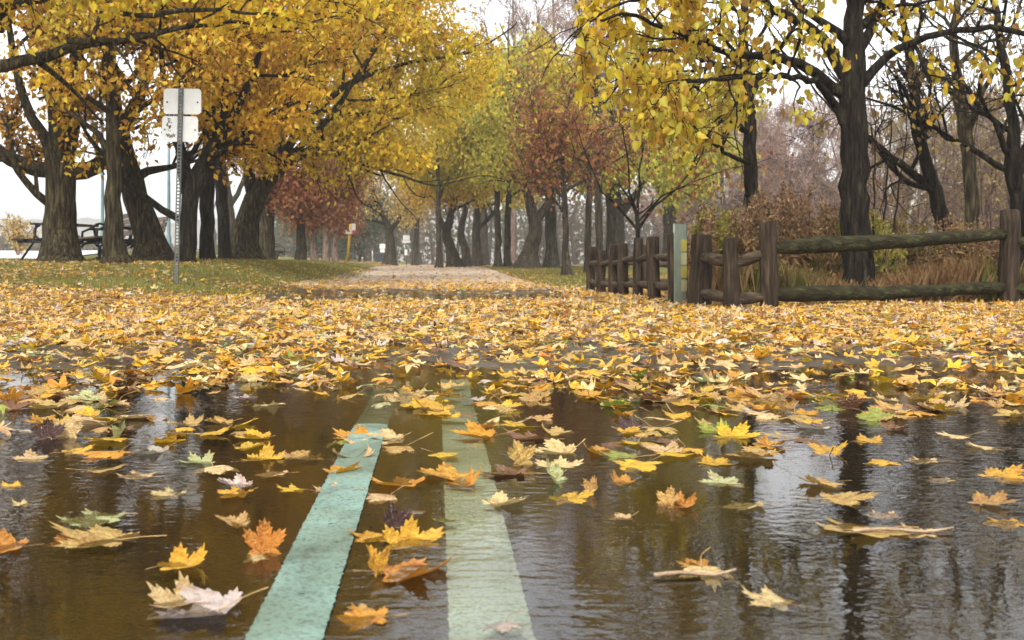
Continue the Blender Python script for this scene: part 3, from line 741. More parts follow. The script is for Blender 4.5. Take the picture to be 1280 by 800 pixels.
def tree(name, label, px, Y, limbs, pal=None, n=6000, size=.12, bark_='bark', par=None, seed=1, shape=LEAF, spread=.13, droop=.6, zmin=None, group=None, sides=12,
         keep=None, cat='tree', flare=0.5, crown_name='crown', lines_in_crown=False, leafmat='foliage'):
    rn = np.random.default_rng(seed); p_ = dict(DEF); p_.update(par or {})
    bx = gx(px, Y); base = np.array([bx, Y, float(gz(bx, Y))])
    t = thing(name, label, cat, base, group)
    sk = Skel(); mb = MB()
    for li, lm in enumerate(limbs):
        P = []; Rr = []
        for q in lm:
            dy = q[3] if len(q) > 3 else 0
            P.append(W(q[0], q[1], Y + dy) - base); Rr.append(q[2] / 2 / F * (Y + dy))
        P = np.array(P)
        if li == 0: P[0, 2] = -0.12; P[0, 1] = 0
        # a real limb leaves the picture plane: give side limbs some depth of their own
        if li > 0 and all(len(q) == 3 for q in lm):
            sgn = rn.choice([-1, 1]) * rn.uniform(.15, .5)
            P[:, 1] += sgn * np.linspace(0, 1, len(P)) ** 1.2 * np.linalg.norm(P[-1] - P[0]) * .6
        P, Rr = smooth_line(P, Rr, .16 if Y < 16 else .28)
        j = rn.normal(0, .012, P.shape); j[0] = 0; P = P + j
        tube(mb, P, Rr, sides if li == 0 else max(7, sides - 4), rough=.028, seed=seed * 17 + li, lobes=flare if li == 0 else 0)
        s = np.r_[0, np.cumsum(np.linalg.norm(np.diff(P, axis=0), axis=1))]; tot = s[-1]
        a = (p_['t0'] if li == 0 else p_['t0l']) * tot
        while a < tot:
            i = int(np.searchsorted(s, a)); i = min(max(i, 1), len(P) - 1)
            tg = unit(P[i] - P[i - 1]); ax = rn.normal(0, 1, 3); ax -= tg * np.dot(ax, tg); ax = unit(ax)
            d = unit(tg * .55 + ax * p_['side'] + np.array([0, 0, p_['up']]))
            Lx = rn.uniform(*p_['len']) * (1.1 - .35 * a / tot)
            grow(sk, P[i], d, Lx, min(Rr[i] * .55, .05 + .02 * Lx), 0, rn, p_)
            a += p_['every'] * rn.uniform(.6, 1.4)
        grow(sk, P[-1], unit(P[-1] - P[-2]), rn.uniform(*p_['len']), Rr[-1] * .95, 0, rn, p_)
    tm = MB() if lines_in_crown else mb
    for P, rr, lev in sk.lines:
        if zmin is not None and P[:, 2].max() < zmin: continue
        if keep is not None and lev > 0 and not keep(P[-1:] + base)[0]: continue
        tube(mb if lev < 2 else tm, P, rr, 6 if lev == 0 else (4 if lev == 1 else 3))
    mb.build('trunk', M[bark_], t, smooth=True)
    if pal:
        tip = np.concatenate(sk.tips); C = tip[rn.integers(0, len(tip), n)] + rn.normal(0, spread, (n, 3))
        if zmin is not None: C = C[C[:, 2] > zmin + rn.normal(0, .25, len(C))]
        if keep is not None: C = C[keep(C + base)]
        pc = np.array(PALS[pal]); k = rn.uniform(0, 6.28, 6)
        fld = np.sin(C[:, 0] * 1.5 + k[0]) * np.sin(C[:, 2] * 1.7 + k[1]) + np.sin(C[:, 1] * 1.3 + k[2] + C[:, 0] * .7)
        ii = np.clip(((fld + 2) / 4 * len(pc) + rn.normal(0, .9, len(C))).astype(int), 0, len(pc) - 1)
        c = np.clip(pc[ii] * rn.uniform(.75, 1.2, (len(C), 1)) * rn.uniform(.93, 1.07, (len(C), 3)), 0, .8)
        lb = MB(); leaves(lb, C, size, c, rn, shape, droop)
        lb.build(crown_name, M[leafmat], t, colour=True)
    return t

def scr(Pw):   # where a world point falls in the photograph (used to prune growth while laying the planting out)
    return VX + F * Pw[:, 0] / Pw[:, 1], VY - F * (Pw[:, 2] - H) / Pw[:, 1]

big = dict(levels=4, kids=(5, 4, 3), len=(1.6, 3.0), every=.6, ratio=.52)
tree('maple_tree', 'thick maple forking low into heavy limbs beside the picnic table', 76, 20, [
  [(77,330,54),(76,300,42),(75,250,37),(76,222,38),(76,200,36)],
  [(74,214,20),(48,212,20),(18,200,18),(-10,178,15),(-50,150,12)],
  [(70,208,24),(60,175,16),(46,150,13),(36,110,11),(30,50,8),(24,-30,5)],
  [(75,206,26),(74,160,20),(75,120,18),(82,60,13),(88,-20,9),(90,-120,5)],
  [(80,206,24),(94,165,15),(103,120,12),(108,60,9),(118,-20,6)],
  [(80,214,24),(108,213,21),(134,198,20),(154,165,19),(176,130,17),(192,80,12),(212,20,9),(225,-60,5)]],
  'amber', 8500, .115, par=dict(big, len=(1.3, 2.4), t0l=.4), seed=11, zmin=1.75)
tree('maple_tree', 'slim straight maple in front of the bench, right of the forked maple', 143, 18.4, [
  [(146,338,40),(143,318,27),(142,270,22),(142,200,19),(140,140,15),(133,80,11),(128,10,8),(126,-90,5)],
  [(142,195,11),(122,168,8),(102,150,5)], [(142,182,12),(166,142,8),(200,112,5),(235,90,3)]],
  'gold', 5500, .115, par=dict(big, len=(1.2, 2.2)), seed=12, zmin=1.9)
tree('maple_tree', 'stout maple leaning left, ridged bark, between bench and sign post', 188, 21, [
  [(194,331,54),(186,300,37),(175,262,33),(164,228,31),(154,185,24),(142,120,17),(138,40,10),(140,-60,6)],
  [(166,224,15),(186,214,11),(212,208,7),(240,200,4)]],
  'amber', 6500, .12, par=big, seed=13, zmin=2.1)
tree('maple_tree', 'dark maple with forked trunk directly behind the sign post', 236, 19.2, [
  [(234,336,25),(236,305,21),(236,262,21),(239,236,23)],
  [(240,240,22),(258,208,18),(272,178,15),(296,120,10),(320,50,7),(345,-50,4)],
  [(236,240,20),(226,195,15),(208,150,11),(192,90,8),(186,0,5)]],
  'gold', 10500, .115, bark_='bark_dark', par=big, seed=14, flare=.15, zmin=1.75)
tree('maple_tree', 'dark straight maple just right of the forked one behind the sign', 259, 23, [
  [(260,331,21),(259,295,18),(258,240,19),(262,180,17),(278,100,10),(290,0,6)]], 'gold', 8000, .12, bark_='bark_dark', par=big, seed=15, flare=.12, zmin=2.0)
tree('maple_tree', 'dark maple third in the row right of the sign post', 277, 26, [
  [(281,328,19),(280,295,15),(277,240,15),(271,180,14),(292,110,9),(310,20,6)]], 'gold', 8500, .125, bark_='bark_dark', par=big, seed=16, flare=.12, zmin=2.2)
tree('maple_tree', 'thick maple leaning right whose yellow limbs reach over the path', 305, 27, [
  [(303,327,52),(306,302,35),(313,265,29),(325,236,25),(346,213,17),(382,190,12),(422,168,8),(460,160,5)],
  [(318,255,16),(312,205,13),(330,130,10),(362,50,7),(390,-40,4)],
  [(332,232,15),(370,172,11),(430,112,8),(510,84,5),(590,72,3)],
  [(350,208,10),(410,150,8),(455,90,6),(500,20,4),(530,-50,3)],
  [(350,212,9),(400,186,7),(450,205,5),(520,228,3)]],
  'bright', 27000, .125, par=dict(big, len=(1.8, 3.2), trop=(.02, -.02, -.08, -.12)), seed=17, zmin=2.0, keep=lambda P: (lambda a, b: (b < 285 - 0.36 * np.abs(a - 300) + 12 * np.sin(a * .05)) & (a < 545 + .9 * np.clip(b, -60, 200) + JIT.normal(0, 28, a.shape)))(*scr(P)))
tree('maple_tree', 'yellow maple with drooping branches farther along the left row', 330, 36, [
  [(332,328,26),(333,290,18),(338,240,16),(350,180,12),(372,100,9),(395,0,6)],
  [(345,200,9),(400,130,7),(470,90,4),(530,70,3)], [(362,140,8),(420,60,6),(480,0,4)]],
  'bright', 24000, .155, par=dict(big, len=(2.2, 3.8), trop=(.02, -.02, -.08, -.12)), seed=18, zmin=4.2, spread=.3, keep=lambda P: (lambda a, b: (b < 270 - 0.42 * np.abs(a - 300) + 12 * np.sin(a * .06)) & (a < 535 + .7 * np.clip(b, -60, 200) + JIT.normal(0, 30, a.shape)))(*scr(P)))
# a maple standing just outside the frame whose limbs hang into the top left corner
tree('maple_tree', 'overhanging maple whose long dark limbs sweep across top left corner', -120, 13.5, [
  [(-118,385,80),(-118,300,52),(-116,200,48),(-110,120,42),(-100,20,30),(-95,-100,18)],
  [(-108,130,26),(-60,100,19),(0,78,16),(48,66,15),(84,48,13),(128,39,10),(180,26,8),(226,16,6),(300,6,4)],
  [(84,50,9),(120,52,9),(158,49,8),(200,36,6),(240,26,4)],
  [(-100,40,18),(-40,20,14),(20,8,11),(60,2,9),(110,-14,6)], [(150,16,6),(190,18,7),(240,8,6),(310,12,4),(370,14,2)], [(0,40,10),(6,20,9),(14,-20,7),(20,-80,5)]],
  'bright', 5200, .11, par=dict(levels=3, kids=(5, 4), len=(.7, 1.4), every=.5, t0=.55, t0l=.35, trop=(.0, -.03, -.06)), seed=19, keep=lambda P: (lambda a, b: (b < 75 - .12 * a) )(*scr(P)), spread=.14)

# red trees left of the path
tree('red_maple', 'small red-brown maple under the yellow canopy left of the path', 377, 36, [
  [(377,331,16),(376,300,12),(377,268,9),(380,235,6)], [(376,275,6),(362,250,5),(345,235,3)], [(377,270,6),(395,245,4),(418,235,3)]],
  'red', 9000, .13, 'bark_far', dict(levels=3, len=(.9, 1.5), every=.28, t0=.35), 23, zmin=1.5, spread=.2, group='red-leaved maples')
for k, (px, Y, w) in enumerate(((393, 44, 7), (408, 50, 8), (419, 55, 7))):
    tree('red_maple', ['first slender red-twigged trunk right of the small red maple', 'middle slender red-twigged trunk left of the yellow post', 'slender red-leaved tree nearest the yellow sign post'][k], px, Y, [
      [(px,333,w+2),(px-1,300,w),(px+2,262,w-2),(px+1,220,w-4)]], 'red' if k else 'rust', 3800, .16, 'bark_pink', dict(levels=3, len=(.9, 1.6), every=.35, t0=.3), 24 + k, zmin=1.3, spread=.25, group='red-leaved maples')
tree('maple_tree', 'grey hazy trunk standing behind the right-leaning maple', 285, 50, [[(286,324,22),(286,290,18),(283,250,16),(276,200,12)], [(284,262,8),(300,235,6),(310,200,4)]], 'pale', 5000, .2, 'bark_far', dict(big, len=(2, 3)), 29, zmin=4.5, spread=.3)

# far end of the path and the right row
far = dict(levels=3, kids=(5, 5), len=(2.0, 3.4), every=.7, t0=.4, seg=.4)
for (px, Y, lm, pal, n, sz, lb, zm) in (
  (487, 62, [[(487,334,18),(488,305,11),(484,280,9),(470,250,7),(462,215,4)], [(487,290,7),(505,265,5),(520,240,3)]], 'pale', 8000, .19, 'pale tan tree forking at the far end of the path', 2.6),
  (520, 74, [[(519,333,9),(520,300,7),(522,260,5),(520,220,3)]], 'pale', 6000, .2, 'hazy pale yellow tree just right of the far white signs', 2.6),
  (549, 46, [[(549,336,10),(549,300,6),(548,260,6),(547,200,4),(545,130,3)]], 'greengold', 8000, .17, 'thin dark straight tree first in the row right of the path', 3.2),
  (565, 50, [[(569,336,22),(564,312,13),(558,293,12),(563,270,9),(572,230,7),(580,160,4)], [(558,290,8),(548,268,6),(540,230,3)]], 'gold', 9000, .18, 'crooked tree bending left with gold leaves beside the thin straight tree', 2.7),
  (583, 55, [[(584,335,14),(581,312,10),(576,290,9),(584,250,6),(590,180,4)]], 'greengold', 8000, .18, 'tree with slightly bowed trunk between crooked gold tree and straight grey trunk', 3.2),
  (597, 58, [[(598,335,16),(596,308,11),(596,280,10),(600,230,7),(606,150,4)], [(597,286,6),(615,268,5),(632,240,3)]], 'olive', 10000, .19, 'straight grey tree with yellow-green crown in the middle of right row', 3.8),
  (622, 46, [[(622,337,11),(623,310,8),(622,270,8),(620,200,6),(616,110,4)]], 'olive', 10000, .17, 'left one of the two close slim trees right of the path', 3.4),
  (634, 47, [[(635,337,11),(634,310,8),(635,270,8),(640,200,6),(650,110,4)]], 'greengold', 10000, .17, 'right one of the two close slim trees right of the path', 3.4),
  (663, 42, [[(659,338,38),(663,315,20),(669,290,17),(667,272,16),(661,250,12),(655,210,9),(648,160,6),(640,110,4)], [(668,280,12),(690,245,9),(705,200,7),(715,130,4)]], 'olive', 14000, .16, 'stout curved tree with flared base in the right row', 3.0),
  (688, 43, [[(689,338,20),(689,310,15),(688,270,14),(686,200,10),(690,110,6)]], 'olive', 10000, .17, 'straight thick tree next to the stout curved tree', 3.2),
  (735, 34, [[(735,342,10),(735,310,8),(736,260,8),(738,180,6),(742,90,4)]], 'greengold', 7000, .15, 'slim tree at the far end of the wooden fence', 3.6),
  (751, 36, [[(751,342,11),(750,310,9),(748,260,9),(746,180,7),(744,80,5)]], 'rust', 4500, .15, 'slim tree second right of the fence end with rusty leaves', 3.6),
  (769, 46, [[(768,338,30),(769,310,24),(769,280,22),(764,230,16),(755,160,10)], [(770,275,12),(795,240,8),(815,200,5)]], 'olive', 10000, .18, 'broad grey hazy trunk behind the small bare sapling', 3.2)):
    tree('maple_tree', lb, px, Y, lm, pal, n, sz, 'bark_far', far, int(px), zmin=zm, spread=.36, group='trees along the far path', droop=1.0, keep=lambda P: (lambda a, b: b > JIT.normal(0, 14, a.shape) + 72 + 26 * np.sin(a * .035) + 10 * np.sin(a * .11) + np.clip(a - 690, 0, 80) * .9)(*scr(P)))
tree('red_maple', 'slender tree with dark red foliage right of the path', 708, 30, [
  [(709,343,14),(707,310,8),(706,260,7.5),(704,210,6),(702,150,4)], [(706,268,4),(692,248,3),(678,238,2)], [(705,230,4),(730,190,3),(755,165,2)], [(705,215,4),(685,180,3),(670,150,2)], [(706,240,4),(745,215,3),(790,190,2)]],
  'red', 3300, .12, 'bark_far', dict(levels=3, len=(.9, 1.6), every=.42, t0=.5), 41, zmin=1.75, spread=.24, group='red-leaved maples')
tree('young_tree', 'small bare sapling with red leaf remnants behind the far fence posts', 798, 18.5, [
  [(799,372,7),(798,330,6),(798,300,6),(797,268,5.5)],
  [(798,288,4),(775,262,3.2),(752,240,2.4),(735,205,1.8),(722,170,1.2)], [(797,270,4),(800,235,3),(806,190,2),(812,150,1.4)], [(797,272,4),(786,240,2.8),(782,200,2),(772,150,1.2)],
  [(799,285,4),(818,258,3),(842,238,2.2),(868,205,1.6),(884,180,1)], [(799,276,3),(828,246,2.4),(862,228,1.6),(905,214,1)]],
  'red', 520, .10, 'bark_dark', dict(levels=2, kids=(3,), len=(.35, .8), every=.4, t0=.9, t0l=.4, rmin=.004), 42, zmin=1.4)
# willows, pale green behind the sapling
tree('willow_tree', 'hazy pale yellow-green weeping tree behind the sapling and fence', 838, 52, [
  [(838,336,22),(838,290,18),(834,240,14),(826,180,9),(820,120,5)], [(836,250,9),(860,200,6),(885,160,4)], [(834,250,9),(800,200,6),(780,160,4)]],
  'olive', 15000, .2, 'bark_far', dict(far, len=(2, 3.2), trop=(.0, -.06, -.25)), 51, spread=.34, droop=2.0, zmin=1.4)
tree('willow_tree', 'tall yellow-green tree closing the view above the far path', 600, 80, [
  [(600,333,22),(600,280,18),(602,220,14),(604,150,9),(606,90,5)], [(600,230,10),(560,170,7),(540,110,4)], [(602,220,10),(650,165,7),(672,110,4)]],
  'olive', 15000, .25, 'bark_far', dict(far, len=(2.6, 4.4), trop=(.0, -.05, -.2)), 52, spread=.45, droop=1.6, zmin=4.8, keep=lambda P: (lambda a, b: b > JIT.normal(0, 14, a.shape) + 78 + 24 * np.sin(a * .04 + 1))(*scr(P)))

# the yellow-leaved tree behind the fence
R1K = lambda P: (lambda a, b: (a > 722) & ((a < 880) | (JIT.uniform(0, 1, a.shape) < .45)) & np.where(a < 965, b < JIT.normal(0, 12, a.shape) + 205 - .6 * np.abs(a - 850), b < 150))(*scr(P))
lind = dict(levels=3, kids=(4, 4), len=(.6, 1.2), every=.30, t0=.62, t0l=.30, trop=(-.02, -.08, -.14), up=.0, wob=.2, seg=.12, rmin=.0035)
tree('linden_tree', 'near dark-trunked tree behind the long fence rail with yellow heart-shaped leaves', 1071, 12.4, [
  [(1073,392,52),(1071,350,37),(1069,250,34),(1068,160,33),(1067,100,31),(1066,40,24),(1069,-30,18),(1072,-120,11)],
  [(1058,120,17),(1040,108,15),(1008,84,13,-.4),(965,70,11,-1.0),(905,66,8,-1.7),(845,40,6,-2.3),(790,20,4,-2.8),(742,24,3,-3.2)],
  [(1056,96,16),(1028,48,14),(985,20,11,-.5),(940,-2,9,-1.2),(880,-12,7,-2),(820,-8,5,-2.6),(770,6,3,-3)],
  [(1055,155,12),(1040,125,10),(1010,100,8,-.6),(960,95,6,-1.5),(900,100,5,-2.2),(850,105,3,-2.8)],
  [(1079,104,13),(1108,72,11),(1160,45,9,-.3),(1220,36,8,-.6),(1300,42,6,-1)],
  [(1074,62,14),(1098,24,12),(1126,-30,9),(1150,-110,6)],
  [(1064,50,10),(1060,0,9),(1040,-60,7),(1020,-140,5)]],
  'linden', 5200, .074, 'bark_dark', lind, 61, HEART, spread=.06, droop=1.3, keep=R1K, sides=16, flare=.3)
tree('linden_tree', 'narrow dark trunk with yellow leaves, left of the thick fence-side tree', 938, 15.6, [
  [(941,352,24),(940,300,19),(939,240,17),(937,170,16),(936,110,15),(931,50,11),(932,-40,8),(936,-130,5)],
  [(937,125,13),(918,98,10),(893,80,8,-1),(850,66,6,-2),(806,62,4,-3)], [(936,165,8),(905,148,7,-.6),(880,118,5,-1.2),(840,92,4,-2)], [(938,120,8),(960,80,7),(985,40,5),(1005,-10,3)], [(937,205,6),(905,190,5,-1),(870,160,4,-2),(838,120,3,-3)]],
  'linden', 2900, .076, 'bark_dark', dict(lind, t0=.7), 62, HEART, spread=.08, droop=1.3, keep=R1K, sides=14, flare=.2)

# bare trees and scrub at the right
twig = dict(levels=3, kids=(4, 4), len=(.7, 1.5), every=.28, t0=.5, t0l=.2, trop=(.03, .02, .0), rmin=.0035, seg=.15)
tree('bare_tree', 'bare dark tree leaning left with low fork behind the long rail', 1196, 14.2, [
  [(1200,372,22),(1192,320,20),(1178,275,19),(1168,240,17),(1158,205,15),(1146,140,13),(1136,70,10),(1126,-20,6)],
  [(1168,238,12),(1140,212,10),(1108,186,8),(1085,165,6),(1072,150,4)], [(1162,236,8),(1140,228,7),(1118,208,6),(1095,178,4)], [(1158,206,8),(1142,180,6),(1134,150,5),(1118,120,3)]],
  'scrub', 260, .09, 'bark_dark', twig, 63, spread=.1, sides=12, keep=lambda P: scr(P)[0] > 1085)
tree('bare_tree', 'straight grey-brown bare trunk between leaning tree and right edge', 1214, 16.6, [
  [(1216,362,22),(1216,300,17),(1214,240,17),(1211,190,16),(1208,165,17),(1200,130,14),(1192,60,11),(1198,-30,7)],
  [(1210,165,9),(1222,120,7),(1240,60,5)]],
  'scrub', 300, .10, 'bark', twig, 64, spread=.12, sides=12)
tree('bare_tree', 'black many-branched tree cut by the right edge of the view', 1276, 13.0, [
  [(1286,378,28),(1280,320,24),(1276,260,22),(1268,212,20),(1264,150,13),(1258,90,11),(1246,30,9),(1236,-50,6)],
  [(1268,215,9),(1250,206,8),(1220,185,7),(1180,158,6),(1140,135,4),(1100,118,3)], [(1266,200,9),(1246,170,7),(1226,140,5),(1212,110,4)], [(1272,220,12),(1284,160,10),(1296,80,7),(1300,0,5)]],
  'scrub', 320, .09, 'bark_dark', twig, 65, spread=.1, sides=12)
tree('birch_tree', 'thin white-barked bare tree far behind the leaning tree', 1118, 26, [
  [(1116,345,5),(1118,290,4.5),(1112,250,4),(1110,215,3.5),(1104,170,2.5)], [(1112,240,2.5),(1122,215,2),(1130,190,1.5)]], None, 0, .1, 'bark_white', dict(twig, levels=2, every=.6, len=(.5, 1.0), rmin=.007), 66)
tree('birch_tree', 'white-barked bare tree with crooked forks right of the other birch', 1142, 27, [
  [(1138,345,5),(1135,275,5),(1142,250,4.5),(1148,215,3.5),(1150,180,2)], [(1141,252,3),(1156,240,2.5),(1172,225,1.5)]], None, 0, .1, 'bark_white', dict(twig, levels=2, every=.6, len=(.5, 1.0), rmin=.007), 67)
for k, (px, Y) in enumerate(((1150, 19), (1192, 21), (1238, 18.5), (1262, 22), (1100, 24))):
    L_ = [[(px + dx * .15, 365, 4), (px + dx * .5, 290, 3.5), (px + dx, 200, 2.5), (px + dx * 1.5, 110, 1.4)] for dx in (0, -24, 26, 48, -44)]
    tree('bare_shrub', ['tall tan-leaved twiggy shrub between the leaning tree and its neighbour', 'twiggy shrub directly behind the straight bare trunk', 'dense twiggy shrub left of the black edge tree', 'twiggy shrub behind the last fence post', 'thin twiggy shrub right of the thick fence-side tree'][k], px, Y, L_,
         'scrub', 700, .075, 'bark_pink', dict(levels=3, kids=(4, 3), len=(.7, 1.4), every=.34, t0=.15, t0l=.15, trop=(.05, .0, 0), rmin=.0035, seg=.2), 70 + k, spread=.14, sides=6, cat='shrub', flare=0, group='twiggy shrubs behind the fence', keep=lambda P: (lambda a, b: b > JIT.normal(0, 25, a.shape) + 165)(*scr(P)))
# slim shoots right beside the near trunk
for k, dx in enumerate((0, 12, 24)):
    tree('sapling', ['slim bare shoot closest to the thick fence-side trunk', 'middle slim bare shoot beside the thick fence-side trunk', 'outer slim bare shoot right of the thick trunk'][k], 1094 + dx * .7, 13.1, [[(1094 + dx * .7, 376, 3), (1093 + dx, 300, 2.6), (1092 + dx * 1.3, 240, 2.2), (1096 + dx * 1.6, 150, 1.2)]], None, 0, .1, 'bark_dark',
         dict(levels=1, len=(.3, .6), every=.6, t0=.5, rmin=.003), 80 + k, sides=6, flare=0, group='slim shoots by the trunk')
# hazy bare woodland: single trees one can tell apart
TWIG = np.array([[0, 0, 0], [.035, .45, .03], [0, 1, 0], [-.035, .45, .03]])
def bare_far(px, Y, top_, seed, label, pal='mauve', n=9000, wpx=7):
    return tree('bare_tree', label, px, Y, [[(px, 338, wpx + 2), (px + 1, 280, wpx), (px - 3, 220, wpx - 2), (px + 3, top_ + 40, 3)], [(px, 275, 4), (px - 30, 215, 3), (px - 44, 165, 2)], [(px, 270, 4), (px + 32, 210, 3), (px + 48, 160, 2)], [(px + 1, 290, 3), (px + 44, 250, 2)], [(px, 295, 3), (px - 46, 255, 2)]],
         pal, n, .55, 'bark_pink', dict(levels=4, kids=(5, 4, 3), len=(1.6, 2.8), every=.6, t0=.3, trop=(.06, .03, .0), rmin=.012, seg=.5, ratio=.6), seed, spread=.32, shape=TWIG, droop=-.35, zmin=.4, group='hazy bare trees beyond the fence', flare=.1, sides=8, keep=lambda P: (lambda a, b: b > JIT.normal(0, 10, a.shape) + 122 + 14 * np.sin(a * .06) + 7 * np.sin(a * .19))(*scr(P)))
for k, (px, Y, tp, lb) in enumerate(((905, 62, 120, 'hazy mauve bare tree left of the narrow dark trunk'), (972, 70, 110, 'hazy mauve bare tree right of the narrow dark trunk'), (1022, 64, 130, 'hazy mauve bare tree just left of the thick trunk'),
       (1120, 72, 150, 'hazy mauve bare tree behind the white birches'), (1245, 60, 110, 'hazy bare tree behind the black edge tree'), (1180, 66, 130, 'hazy bare tree behind the leaning tree'), (862, 84, 150, 'faint mauve bare tree behind the green sign board'))):
    bare_far(px, Y, tp, 90 + k, lb.replace('mauve', 'tan') if k in (3, 4, 5) else lb, 'scrub' if k in (3, 4, 5) else 'mauve')
for k, (px, Y, tp, lb) in enumerate(((748, 58, -40, 'tall bare tree rising above the red-leaved tree'), (690, 66, -20, 'tall bare pinkish tree rising behind the yellow-green crowns'), (640, 78, 0, 'distant pinkish treetop showing in the sky gap'))):
    tree('bare_tree', lb, px, Y, [[(px, 336, 9), (px + 2, 260, 8), (px, 170, 6), (px + 3, 80, 4), (px + 1, tp, 2)], [(px, 200, 4), (px - 22, 110, 3), (px - 30, 30, 2)], [(px + 1, 180, 4), (px + 24, 100, 3), (px + 34, 20, 2)]],
         'mauve', 4200, .5, 'bark_pink', dict(levels=4, kids=(4, 4, 3), len=(1.8, 3.0), every=.7, t0=.4, trop=(.14, .1, .05), rmin=.012, seg=.5, ang=(18, 45)), 100 + k, spread=.3, zmin=3.2, group='tall bare trees in the distance', sides=8, shape=TWIG, droop=-.5)
# grey-green evergreen mass seen down the path
for k, (px, Y, tp) in enumerate(((405, 96, 235), (452, 104, 250))):
    tree('evergreen_tree', ['dark grey-green tree left of the yellow sign post, far off', 'misty green tree behind the small white sign'][k], px, Y, [[(px, 333, 8), (px, 290, 7), (px, tp, 3)], [(px, 300, 4), (px - 30, 275, 2)], [(px, 300, 4), (px + 30, 270, 2)]], 'hedge', 9000, .32, 'bark_far', dict(far, t0=.08, len=(2.4, 4), every=.45), 110 + k, spread=.6, zmin=.1)
# a far-off wood that reads as one mass
def far_wood():
    r = np.random.default_rng(77); mb = MB(); n = 60000
    x = np.r_[r.uniform(-75, 90, n)]; y = r.uniform(118, 150, n)
    hh = 8 + 4.5 * np.sin(x * .11 + 1) + 2.5 * np.sin(x * .31) + 1.5 * np.sin(x * .8 + y)
    hh = np.where(x < -26, hh * .2 + .6, hh)
    z = .2 + hh * r.uniform(0, 1, n) ** .8
    C = np.stack([x, y, z], -1); pc = np.array([[.15, .12, .08], [.12, .11, .07], [.19, .13, .09], [.11, .12, .06]])
    c = pc[np.clip(((np.sin(x * .2) + np.sin(x * .07 + 2) + 2) / 4 * 4 + r.normal(0, .8, n)).astype(int), 0, 3)]
    leaves(mb, C, .55, c, r, LEAF, .3)
    for i in range(240):
        px_, py_ = r.uniform(-72, 88), r.uniform(114, 140); hgt = r.uniform(5, 10)
        if px_ < -26: continue
        tube(mb, np.array([[px_, py_, .1], [px_ + r.normal(0, .4), py_, hgt * .5], [px_ + r.normal(0, .8), py_, hgt]]), [.22, .16, .06], 5, np.array([.08, .065, .05]))
    tag(mb.build('far_woodland', M['foliage'], colour=True), 'hazy far-off woodland closing the view behind everything', 'woodland', kind='stuff')
far_wood()

# low wooded ridge on the far side of the water, mist partly lightened into its colour
def ridge():
    xs = np.arange(-372, 60, 2.5); ys = np.arange(330, 446, 6.0)
    def zf(x, y):
        e = np.clip(1 - ((y - 390) / 56) ** 2, 0, 1) ** .5
        return -1 + e * (17 + 1.5 * np.sin(x * .021 + 1) + .7 * np.sin(x * .09) + .5 * np.sin(x * .31 + y * .2) + .35 * np.sin(x * .83 + y))
    sheet('far_shore_hills', xs, ys, zf, M['hill'])
ridge()
# low shrub at the far left
tree('shrub', 'small round beige shrub by the pale walkway at far left', 22, 30, [
  [(22,320,3),(22,304,2.5),(20,288,1.5)], [(22,318,3),(12,300,2),(6,290,1.2)], [(23,318,3),(33,300,2),(38,292,1.2)], [(22,318,2.5),(28,298,2),(30,286,1.2)], [(22,318,2.5),(16,298,2),(13,284,1.2)]],
  'pale', 900, .075, 'bark_pink', dict(levels=2, kids=(5,), len=(.22, .45), every=.10, t0=.15, t0l=.2, rmin=.006, seg=.08, trop=(.1, .05)), 120, spread=.06, sides=5, cat='shrub', flare=0)

# ------------------------------------------------------------------ weeds behind the fence
def weed_proto(kind, seed):
    r = np.random.default_rng(seed); st = MB(); fo = MB(); hd = MB()
    hgt = 1.0
    if kind == 'brown': ns, sc_ = 7, np.array([.20, .10, .05]); lc = np.array([[.25, .145, .055], [.32, .20, .075], [.17, .095, .04]]); hc = np.array([[.22, .125, .06], [.33, .215, .11], [.15, .085, .045]])
    else: ns, sc_ = 8, np.array([.16, .15, .05]); lc = np.array([[.24, .23, .04], [.17, .19, .035], [.36, .29, .05], [.30, .20, .05]]); hc = lc
    for k in range(ns):
        a = r.uniform(0, 6.28); b = np.array([math.cos(a), math.sin(a), 0]) * r.uniform(0, .14)
        tip = b * 2.2 + [r.normal(0, .06), r.normal(0, .06), hgt * r.uniform(.65, 1.0)]
        P, Rr = smooth_line([b, (b + tip) / 2 + [r.normal(0, .02), r.normal(0, .02), .03], tip], [.006, .0045, .002], .12)
        tube(st, P, Rr, 4)
        m = 46; t = r.uniform(.12, .8, m); ii = (t * (len(P) - 1)).astype(int)
        leaves(fo, P[ii] + r.normal(0, .025, (m, 3)), .10 if kind == 'brown' else .085, lc[r.integers(0, len(lc), m)] * r.uniform(.7, 1.25, (m, 1)), r, LEAF * [.4, 1, 1], .5)
        m = 70; t = r.uniform(.74, 1.0, m); ii = (t * (len(P) - 1)).astype(int)
        leaves(hd, P[ii] + r.normal(0, .035, (m, 3)) * (1.3 - t)[:, None] * 2, .035, hc[r.integers(0, len(hc), m)] * r.uniform(.7, 1.3, (m, 1)), r, LEAF, -.3)
    return st.mesh('stalk', M['bark_pink']), fo.mesh('foliage', M['weed'], colour=True), hd.mesh('plume', M['weed'], colour=True)
WP = {('brown', k): weed_proto('brown', 200 + k) for k in range(3)}; WP.update({('green', k): weed_proto('green', 210 + k) for k in range(3)})
rw = np.random.default_rng(9)
spots = []
for k in range(110):
    px = rw.uniform(962, 1290) if k < 78 else rw.uniform(868, 965); Y = rw.uniform(12.7, 15.8)
    g = 'green' if (px < 930 or (1060 < px < 1190)) and rw.uniform() < .75 else 'brown'
    hb = rw.uniform(.75, 1.15) * np.interp(px, [870, 940, 970, 1010, 1070, 1150, 1260], [1.1, 1.25, 1.4, 1.4, 1.15, 1.0, .9])
    spots.append((px, Y, g, hb))
